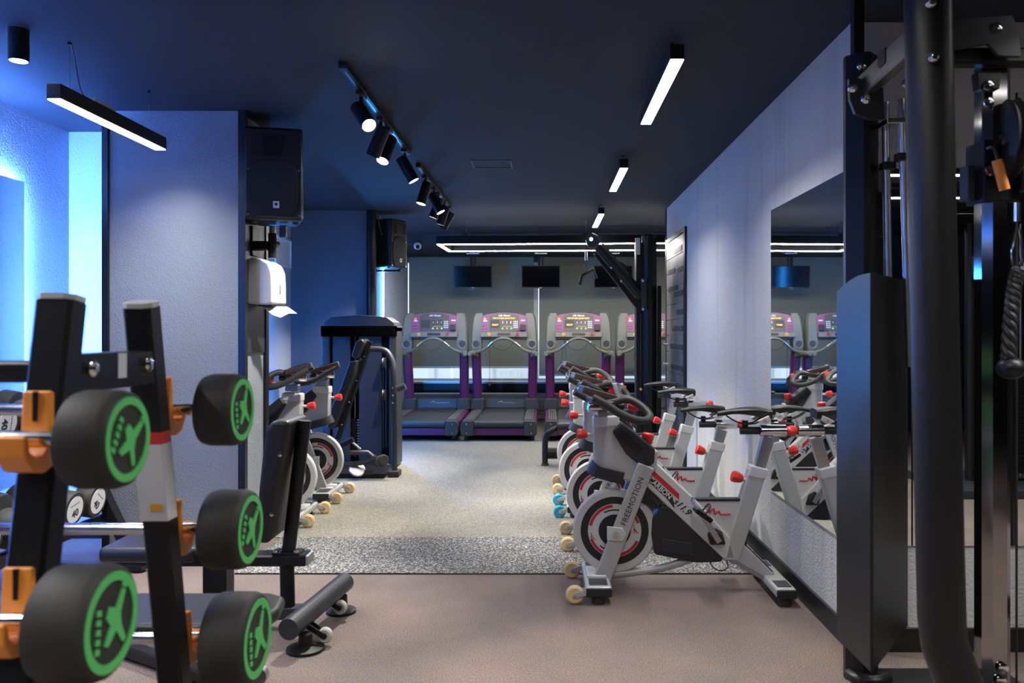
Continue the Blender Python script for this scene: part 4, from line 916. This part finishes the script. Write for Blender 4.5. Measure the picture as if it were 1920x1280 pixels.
for x in (-1.08, -1.85): MB().tube([(x, 2.25, .035), (x, 2.99, .035)], .034, 14).build('foot', 'black_satin', t)
MB().lathe([(.035, 0), (.037, .03), (.02, .04), (0, .042)], (-1.08, 2.99, .035), (0, 1, 0), 14).build('foot_cap', 'alu', t)
MB().rbar([(-1.80, 3.31, .035), (-1.15, 2.93, .035)], .06, .05).build('base_brace', 'black_satin', t)

# ------------------------------------------------------------------ selectorised leg machine
d0 = 7.72
def S(px, py, d=d0): return P(px, py, d)
t = thing('leg_curl_machine', 'dark seated leg machine with tall weight tower beside far pillar', 'exercise machine', (-1.8, 7.8, 0))
def fr(poly): return [(S(*q).x, S(*q).z) for q in poly]
y0 = d0; ZB = .02
arch = [(603, 700), (603, 622), (608, 604), (622, 594), (673, 590), (724, 594), (738, 604), (743, 622), (743, 700)]
xo = [(S(*q).x, S(*q).z) for q in arch]
xi = [S(618, 0).x, S(728, 0).x]; zt = S(0, 612).z
MB().prism([(xo[1][0], zt)]+xo[1:8]+[(xo[7][0], zt)], 'y', y0, y0+.34, .012).build('tower_cap', 'charcoal', t)
for x0, x1 in ((603, 617), (729, 743)): MB().b2((S(x0, 0).x, y0+.01, ZB), (S(x1, 0).x, y0+.33, zt), .01).build('tower_column', 'charcoal', t)
for x0, x1, nm in ((622, 656), ) and ((622, 655, 'shroud_panel'), (672, 714, 'shroud_panel')): MB().b2((S(x0, 0).x, y0+.03, ZB), (S(x1, 0).x, y0+.06, zt), .004).build(nm, 'charcoal_soft', t)
MB().b2((S(616, 0).x, y0+.2, ZB), (S(730, 0).x, y0+.22, zt)).build('rear_cover', 'black_plastic', t)
for x0, x1, mk in ((625, 654, 'yellow'), (677, 708, 'white_print')):
    pl = MB().b2((S(x0, 0).x, y0+.024, S(0, 626).z), (S(x1, 0).x, y0+.029, S(0, 610).z), .001).build('instruction_plate', 'black_plastic', t)
    xm = (S(x0, 0).x+S(x1, 0).x)/2; zm = S(0, 617).z
    MB().tube([(xm-.05, y0+.022, zm-.02), (xm-.03, y0+.022, zm+.015), (xm+.01, y0+.022, zm+.02), (xm+.03, y0+.022, zm-.01), (xm+.055, y0+.022, zm-.012)], .008, 6).build('figure', mk, pl)
    MB().ball((xm-.035 if mk == 'yellow' else xm+.02, y0+.022, zm+.026), .010, 8).build('figure_head', mk if mk == 'yellow' else 'tape_blue', pl)
MB().lathe([(.03, 0), (.03, .006)], (S(664, 0).x, y0+.03, S(0, 617).z), (0, -1, 0), 20).build('dial', 'black_plastic', t)
for k in range(14):
    z = .12+.026*k; w_ = MB().b2((S(657, 0).x, y0+.07, z), (S(671, 0).x, y0+.17, z+.022)).build('weight_plate', 'black_metal', t)
    MB().b2((S(667, 0).x, y0+.068, z+.006), (S(670, 0).x, y0+.0698, z+.016)).build('number', 'white_print', w_)
for x in (660, 668): MB().cyl((S(x, 0).x, y0+.12, .1), (S(x, 0).x, y0+.12, zt), .008, n=8).build('guide_rod', 'steel', t)
for py in (680, 740): MB().lathe([(.02, -.012), (.055, -.014), (.05, 0), (.055, .014), (.02, .012)], S(721, py)+Vector((0, -.01, 0)), (1, 0, 0), 20).build('pulley', 'black_plastic', t)
for px in (719, 724): MB().cyl(S(px, 670)+Vector((0, -.01, 0)), S(px, 840)+Vector((0, -.01, 0)), .004, n=6).build('cable', 'black_metal', t)
# seat back, arm and foot post
ym = 7.42
def Z(px, py, d=ym): p = P(px, py, d); return (p.x, p.z)
MB().prism([Z(*q) for q in ((664, 668), (672, 640), (684, 634), (690, 642), (676, 672))], 'y', ym-.13, ym+.13, .018, 3).build('head_pad', 'leather', t)
MB().prism([Z(*q) for q in ((662, 676), (676, 674), (672, 700), (634, 802), (620, 798), (624, 770), (645, 725))], 'y', ym-.15, ym+.15, .018, 3).build('back_pad', 'leather', t)
a, b = Z(694, 640), Z(633, 822)
MB().rbar([(a[0], ym, a[1]), (b[0], ym, b[1])], .05, .06, up=(0, 1, 0)).build('back_frame', 'black_metal', t)
for f in (.15, .4, .62, .85):
    q = Vector((a[0], ym-.026, a[1])).lerp(Vector((b[0], ym-.026, b[1])), f); MB().lathe([(.009, 0), (.009, .006), (0, .009)], q, (0, -1, 0), 8).build('bolt', 'chrome', t)
MB().tube([Vector((Z(690, 654)[0], ym, Z(690, 654)[1])), Vector((Z(714, 655)[0], ym, Z(714, 655)[1])), Vector((Z(728, 662)[0], ym-.01, Z(728, 662)[1])), Vector((Z(738, 682)[0], ym-.04, Z(738, 682)[1])), Vector((Z(741, 720)[0], ym-.07, Z(741, 720)[1])), Vector((P(740, 885, 7.32).x, 7.32, .05))], .028, 14, sm=5).build('arm_tube', 'charcoal', t)
MB().b2((P(729, 0, 7.32).x, 7.25, .0045), (P(750, 0, 7.32).x, 7.40, .06), .008).build('post_foot', 'rubber', t)
MB().tube([(P(745, 730, 7.3).x, 7.3, P(745, 730, 7.3).z), (P(760, 724, 7.3).x, 7.3, P(760, 724, 7.3).z)], .035, 14).build('hand_grip', 'charcoal', t)
for py in (726, 740, 754): MB().lathe([(.01, 0), (.01, .008), (0, .012)], (P(738, py, 7.3).x, 7.27, P(738, py, 7.3).z), (0, -1, 0), 8).build('bolt', 'chrome', t)
yl = 7.15
def Y(px, py, d=yl): return P(px, py, d)
MB().tube([Y(640, 848), Y(690, 848), Y(706, 862)], .022, 12).build('leg_bar', 'charcoal', t); MB().tube([Y(640, 871), Y(676, 868), Y(705, 856)], .022, 12).build('leg_bar', 'charcoal', t)
MB().rbar([Y(640, 835), Y(662, 823)], .05, .05).build('seat_link', 'black_metal', t); MB().cyl(Y(660, 828), Y(676, 842), .01, n=10).build('link_rod', 'steel', t)
for px, py, r in ((713, 865, .055), (718, 862, .05)): MB().lathe([(0, -.03), (r*.8, -.03), (r, -.02), (r, .02), (r*.8, .03), (0, .03)], Y(px, py), (.5, -.8, .1), 22).build('roller_pad', 'rubber', t)
MB().lathe([(0, -.012), (.068, -.012), (.075, 0), (.068, .012), (.02, .016), (0, .016)], Y(670, 883)+Vector((0, 0, .012)), (.3, -.6, .75), 26).build('foot_plate', 'steel', t)
MB().tube([Y(684, 886), Y(700, 884)], .024, 12).build('foot_roller', 'black_plastic', t)
MB().b2((-1.98, 7.2, .0045), (-1.45, 7.7, .05), .006).build('base', 'black_metal', t)

# ------------------------------------------------------------------ lat pulldown tower at the far right
D = 8.0
t = thing('lat_pulldown', 'black lat pulldown tower with angled arm behind the right bikes', 'exercise machine', (.9, D, 0))
def L(px, py, d=D): return P(px, py, d)
xp = L(1217, 0).x
MB().rbar([(xp, D, .02), (xp, D, L(0, 442).z)], .15, .13, up=(0, 1, 0), c=.42).build('main_post', 'black_satin', t)
MB().ball((xp, D, L(0, 444).z), .068, 14, (1.05, .95, .5)).build('post_cap', 'black_satin', t)
MB().b2((L(1192, 0).x, D-.03, .05), (L(1206, 0).x, D+.12, L(0, 455).z), .012).build('rear_post', 'black_satin', t)
MB().b2((L(1232, 0).x, D-.04, .05), (L(1239, 0).x, D+.06, L(0, 536).z), .004).build('stack_guard', 'black_metal', t)
MB().rbar([L(1123, 462), L(1203, 556)], .105, .13, up=(0, 1, 0), c=.35).build('arm', 'black_satin', t)
MB().prism([(L(*q).x, L(*q).z) for q in ((1112, 476), (1122, 478), (1196, 565), (1196, 582))], 'y', D-.03, D+.03, .004).build('arm_brace', 'black_metal', t)
MB().prism([(L(*q).x, L(*q).z) for q in ((1098, 450), (1102, 440), (1110, 437), (1120, 442), (1126, 455), (1112, 465), (1102, 462))], 'y', D-.03, D+.03, .003).build('tip_plate', 'charcoal', t)
MB().lathe([(.02, -.035), (.02, .035)], L(1108, 449), (0, 1, 0), 12).build('tip_bolt', 'chrome', t)
MB().lathe([(.03, -.012), (.08, -.014), (.07, 0), (.08, .014), (.03, .012)], L(1160, 505)+Vector((0, .03, 0)), (0, 1, 0), 22).build('pulley', 'black_plastic', t)
MB().b2((L(1201, 0).x, D-.085, L(0, 582).z), (L(1211, 0).x, D-.06, L(0, 522).z), .003).build('clamp_plate', 'charcoal', t)
for py in (527, 580): MB().lathe([(.015, 0), (.015, .01), (0, .014)], (L(1203, 0).x, D-.085, L(0, py).z), (0, -1, 0), 10).build('bolt', 'chrome', t)
for py in ((503, 1144), (528, 1163)): MB().lathe([(.012, 0), (.012, .01), (0, .014)], L(py[1], py[0])+Vector((0, -.07, 0)), (0, -1, 0), 10).build('bolt', 'chrome', t)
MB().b2((L(1190, 0).x, D-.06, L(0, 478).z), (L(1199, 0).x, D-.045, L(0, 447).z), .004).build('sign_plate', 'label_paper', t)
MB().cyl(L(1099, 462), L(1099, 473), .006, n=8).build('cable', 'black_metal', t); MB().cyl(L(1099, 472), L(1099, 488), .014, n=12).build('cable_end', 'steel', t)
for px in (1205, 1200): MB().cyl((L(px, 0).x, D-.09, .2), (L(px, 0).x, D-.09, L(0, 590).z), .007, n=8).build('guide_cable', 'black_metal', t)
MB().lathe([(.012, 0), (.012, .03)], L(1199, 728)+Vector((0, -.1, 0)), (0, -1, 0), 10).build('pin_knob', 'yellow', t)
MB().tube([(L(1022, 0, 7.92).x, 7.92, .005), (L(1022, 0, 7.92).x, 7.92, .20), (L(1024, 0, 7.92).x, 7.92, .29), (L(1032, 0, 7.92).x, 7.92, .34), (L(1048, 0, 7.92).x, 7.95, .375)], .03, 14, sm=4).build('seat_leg', 'black_satin', t)
MB().lathe([(.038, .0045), (.038, .02), (.03, .025)], (L(1022, 0, 7.92).x, 7.92, 0), n=16).build('leg_foot', 'rubber', t)
MB().cyl((L(1026, 0).x, 7.94, .12), (xp, 7.94, .12), .055, n=16).build('base_beam', 'black_metal', t)
MB().box((.33, 7.95, .40), (.42, .30, .08), bev=.03).build('seat_pad', 'leather', t)
MB().b2((xp-.3, D-.25, .0045), (xp+.12, D+.25, .06), .006).build('base_plate', 'black_metal', t)
t2 = thing('pulldown_handle', 'bent black pulldown handle on a carabiner under the tower arm', 'handle', L(1099, 512))
MB().tube([L(1087, 534), L(1091, 516), L(1112, 505), L(1118, 522)], .016, 10, sm=1).build('bar', 'black_plastic', t2)
MB().tube([L(1099, 488), L(1096, 494), L(1099, 505), L(1102, 494)], .004, 6, sm=3, closed=False).build('carabiner', 'chrome', t2)

# ------------------------------------------------------------------ cable machine in the right foreground
t = thing('cable_machine', 'tall black cable machine with chrome column at the right edge', 'exercise machine', (1.35, 2.8, 0))
xa, ya = 1.215, 3.06
MB().rbar([(xa, ya, .0), (xa, ya, 2.385)], .125, .125, up=(0, 1, 0), c=.40).build('rear_post', 'black_satin', t)
MB().b2((xa-.032, ya-.02, 2.385), (xa+.006, ya+.02, ZC-.002)).build('ceiling_strut', 'trim_black', t)
MB().tube([(1.093, 2.28, 2.50), (1.110, 2.28, 1.6), (1.137, 2.28, .50), (1.142, 2.275, .44), (1.26, 2.18, .02)], .064, 24).build('front_post', 'black_satin', t)
MB().rbar([(1.20, 3.02, 2.245), (1.155, 2.34, 2.25)], .05, .085).build('top_beam', 'brushed_dark' if 'brushed_dark' in MATS else 'steel', t)
MB().prism([PZ(*q, 2.95) for q in ((1588, 150), (1602, 147), (1652, 168), (1655, 226), (1625, 226), (1600, 215), (1590, 190))], 'y', 2.93, 2.95, .002).build('corner_plate', 'charcoal', t)
for px, py, d in ((1623, 186, 2.93), (1598, 165, 2.93), (1615, 124, 2.99), (1700, 157, 2.9)): MB().lathe([(.018, 0), (.018, .006), (.01, .014), (0, .016)], P(px, py, d), (-.2, -1, 0), 12).build('bolt', 'chrome', t)
for px, py in ((1745, 6), (1750, 108)): MB().lathe([(.016, 0), (.016, .006), (.01, .014), (0, .016)], P(px, py, 2.215), (0, -1, 0), 12).build('bolt', 'chrome', t)
for px0, px1, d in ((1660, 1668, 3.02), (1690, 1706, 2.98)):
    a, b = P(px0, 240, d), P(px1, 545, d); MB().cyl((a.x, d, 2.2), (b.x, d, 1.2), .0145, n=16).build('guide_rod', 'rod', t)
for px, py, d in ((1664, 312, 3.02), (1692, 295, 2.98)): MB().box(P(px, py, d), (.05, .045, .03), bev=.004).build('rod_bushing', 'black_plastic', t)
MB().b2((P(1655, 0, 3).x, 2.96, P(0, 236, 3).z), (P(1700, 0, 3).x, 3.05, P(0, 226, 3).z), .003).build('rod_plate', 'chrome', t)
# weight stack shroud: folded sheet, nearest at its middle edge
A_, B_, C_ = (1.128, 3.075), (1.132, 2.755), (1.46, 3.20)
zt2 = 1.535
sh = MB()
def wedge(p, q, th, zb, zt_, arc):
    p = Vector((p[0], p[1], 0)); q = Vector((q[0], q[1], 0)); n_ = 8; dirv = q-p; nn = Vector((-dirv.y, dirv.x, 0)).normalized()*th
    top = []
    for k in range(n_+1):
        f = k/n_; z = zt_-(arc*(1-math.sin(min(1, f*1.25)*math.pi/2)) if arc else 0)
        top.append((p+dirv*f, z))
    vs = []
    for o_ in (Vector((0, 0, 0)), nn):
        vs.append(([sh.bm.verts.new((c+o_).to_tuple()[:2]+(zb,)) for c, z in top], [sh.bm.verts.new((c+o_).to_tuple()[:2]+(z,)) for c, z in top]))
    (b0, t0), (b1, t1) = vs; fs = []
    for k in range(n_):
        fs += [sh.bm.faces.new((b0[k], b0[k+1], t0[k+1], t0[k])), sh.bm.faces.new((b1[k], t1[k], t1[k+1], b1[k+1])), sh.bm.faces.new((t0[k], t0[k+1], t1[k+1], t1[k])), sh.bm.faces.new((b0[k], b1[k], b1[k+1], b0[k+1]))]
    fs += [sh.bm.faces.new((b0[0], t0[0], t1[0], b1[0])), sh.bm.faces.new((b0[-1], b1[-1], t1[-1], t0[-1]))]
    bmesh.ops.recalc_face_normals(sh.bm, faces=fs)
wedge(A_, B_, .006, .15, zt2, .05); sh.build('shroud_side', 'black_shroud' if 'black_shroud' in MATS else 'black_satin', t)
sh = MB(); wedge((B_[0]+.001, B_[1]), C_, .006, .15, zt2, 0); sh.build('shroud_front', 'black_metal', t)
MB().tube([(1.14, 2.98, .05), (1.16, 2.93, .05), (1.22, 2.92, .05), (1.27, 2.95, .05)], .022, 10, sm=3).build('base_ring', 'black_satin', t)
MB().b2((1.16, 2.3, .0), (1.75, 3.05, .045), .006).build('base_plate', 'black_metal', t)
# chrome column, carriage, pulleys
xc, yc = P(1860, 0, 2.80).x, 2.80
MB().rbar([(xc, yc, .046), (xc, yc, 2.26)], .10, .10, up=(0, 1, 0), c=.25).build('chrome_column', 'chrome_dark', t)
for py in (1252, 1276): MB().lathe([(.018, 0), (.018, .008), (0, .014)], P(1880 if py < 1260 else 1876, py, 2.745), (0, -1, 0), 12).build('bolt', 'chrome', t)
zc0, zc1 = P(0, 378, 2.75).z, P(0, 262, 2.75).z
MB().b2((xc-.062, yc-.062, zc0), (xc+.062, yc+.062, zc1), .006).build('carriage', 'black_metal', t)
MB().prism([PZ(*q, 2.72) for q in ((1826, 137), (1872, 137), (1868, 170), (1830, 170))], 'y', 2.70, 2.74, .003).build('top_bracket', 'black_metal', t)
for px, py, d in ((1852, 160, 2.70), (1853, 192, 2.745), (1855, 320, 2.735)): MB().lathe([(.018, 0), (.018, .006), (0, .014)], P(px, py, d), (0, -1, 0), 12).build('bolt', 'chrome', t)
a, b, c_ = P(1852, 278, 2.73), P(1864, 278, 2.68), P(1871, 300, 2.66)
MB().tube([a, b, c_], .007, 8, sm=3).build('lever_rod', 'chrome', t)
MB().tube([P(1869, 300, 2.66), P(1884, 356, 2.66)], .017, 12).build('lever_grip', 'orange', t)
MB().b2((xc-.10, yc-.03, zc0+.01), (xc-.075, yc+.03, zc0+.13), .003).build('carriage_lug', 'charcoal', t)
MB().lathe([(.03, -.022), (.125, -.022), (.135, -.015), (.12, 0), (.135, .015), (.125, .022), (.03, .022)], P(1893, 262, 2.72), (1, -.22, 0), 36).build('pulley', 'black_plastic', t)
MB().lathe([(.0, -.03), (.02, -.03), (.02, .03), (0, .03)], P(1893, 262, 2.72), (1, -.22, 0), 16).build('pulley_axle', 'chrome', t)
MB().rbar([P(1905, 190, 2.75), P(1912, 360, 2.75)], .04, .10, up=(0, 1, 0)).build('pulley_yoke', 'black_metal', t)
for px in (1838, 1906): MB().cyl((P(px, 0, 2.9).x, 2.9, .05), (P(px, 0, 2.9).x, 2.9, 2.2), .004, n=6).build('cable', 'black_plastic', t)
MB().rbar([(1.15, 2.72, 2.265), (2.3, 2.72, 2.265)], .06, .055).build('cross_beam', 'black_metal', t)
MB().prism([PZ(*q, 2.66) for q in ((1778, 40), (1800, 36), (1895, 30), (1908, 60), (1912, 108), (1870, 106), (1850, 84), (1785, 96))], 'y', 2.65, 2.665, .002).build('gusset_plate', 'charcoal', t)
MB().lathe([(.018, 0), (.018, .006), (0, .014)], P(1868, 52, 2.65), (0, -1, 0), 12).build('bolt', 'chrome', t)
MB().rbar([(2.25, 2.72, .0), (2.25, 2.72, 2.3)], .12, .12, up=(0, 1, 0), c=.4).build('side_post', 'black_satin', t)
rp = thing('rope_attachment', 'black braided rope handle with ball end hanging on a chrome carabiner', 'rope', P(1896, 690, 2.6))
MB().tube([P(1908, 380, 2.65), P(1908, 415, 2.65)], .012, 8).build('swivel', 'chrome', rp)
MB().tube([P(1908, 428, 2.65), P(1898, 470, 2.65), P(1904, 505, 2.65), P(1916, 490, 2.65), P(1914, 440, 2.65), P(1908, 428, 2.65)], .006, 8, sm=4).build('carabiner', 'chrome', rp)
rb = MB(); pts = smooth([P(1910, 505, 2.62), P(1902, 540, 2.62), P(1895, 600, 2.61), P(1890, 675, 2.60)], 12)
for ph in (0, 2.1, 4.2):
    q = []
    for i, p_ in enumerate(pts):
        an = i*.75+ph; q.append(p_+Vector((math.cos(an)*.012, math.sin(an)*.012, 0)))
    rb.tube(q, .013, 7)
rb.build('braid', 'black_plastic', rp, kind='stuff'); MB().ball(P(1896, 690, 2.60), .046, 18, (1, 1, .8)).build('ball_stop', 'black_satin', rp)

# ------------------------------------------------------------------ what the corner mirror shows behind the camera
yb = -.15
t = thing('multi_station', 'black multi-station machine with figure placard reflected in the corner mirror', 'exercise machine', (3.95, yb, 0))
for x in (3.45, 3.62, 4.7): MB().rbar([(x, yb, .06), (x, yb, 2.3)], .07, .09, up=(0, 1, 0), c=.3).build('post', 'black_satin', t)
MB().b2((3.3, yb-.5, .0), (5.0, yb+.45, .07), .01).build('base', 'charcoal', t)
MB().b2((3.40, yb-.05, 2.25), (4.8, yb+.05, 2.33), .005).build('top_beam', 'black_satin', t)
pc_ = MB().b2((3.58, yb+.10, 1.80), (4.40, yb+.115, 1.96), .004).build('placard', 'charcoal', t)
MB().b2((3.60, yb+.1155, 1.805), (4.38, yb+.118, 1.825)).build('placard_stripe', 'placard_red', pc_)
for k, x in enumerate((3.72, 4.02, 4.16, 4.30)):
    mb = MB().b2((x-.018, yb+.1155, 1.865), (x+.018, yb+.118, 1.915)).b2((x-.016, yb+.1155, 1.825), (x-.004, yb+.118, 1.866)).b2((x+.004, yb+.1155, 1.825), (x+.016, yb+.118, 1.866))
    if k == 1: mb.b2((x-.055, yb+.1155, 1.90), (x+.055, yb+.118, 1.912))
    else: mb.b2((x-.03, yb+.1155, 1.88), (x+.03, yb+.118, 1.905))
    mb.lathe([(.011, 0), (.011, .002)], (x, yb+.1155, 1.93), (0, 1, 0), 10).build('figure', 'white_print', pc_, kind='stuff')
for k in range(22): MB().b2((3.75, yb-.08, .14+.042*k), (4.15, yb+.08, .177+.042*k), .003).build('weight_plate', 'black_metal', t)
for x in (3.85, 4.05): MB().cyl((x, yb, .1), (x, yb, 2.25), .012, n=10).build('guide_rod', 'steel', t)
MB().cyl((4.0, yb+.15, 1.45), (4.2, yb+.25, 1.35), .02, n=10).build('red_handle', 'red', t)
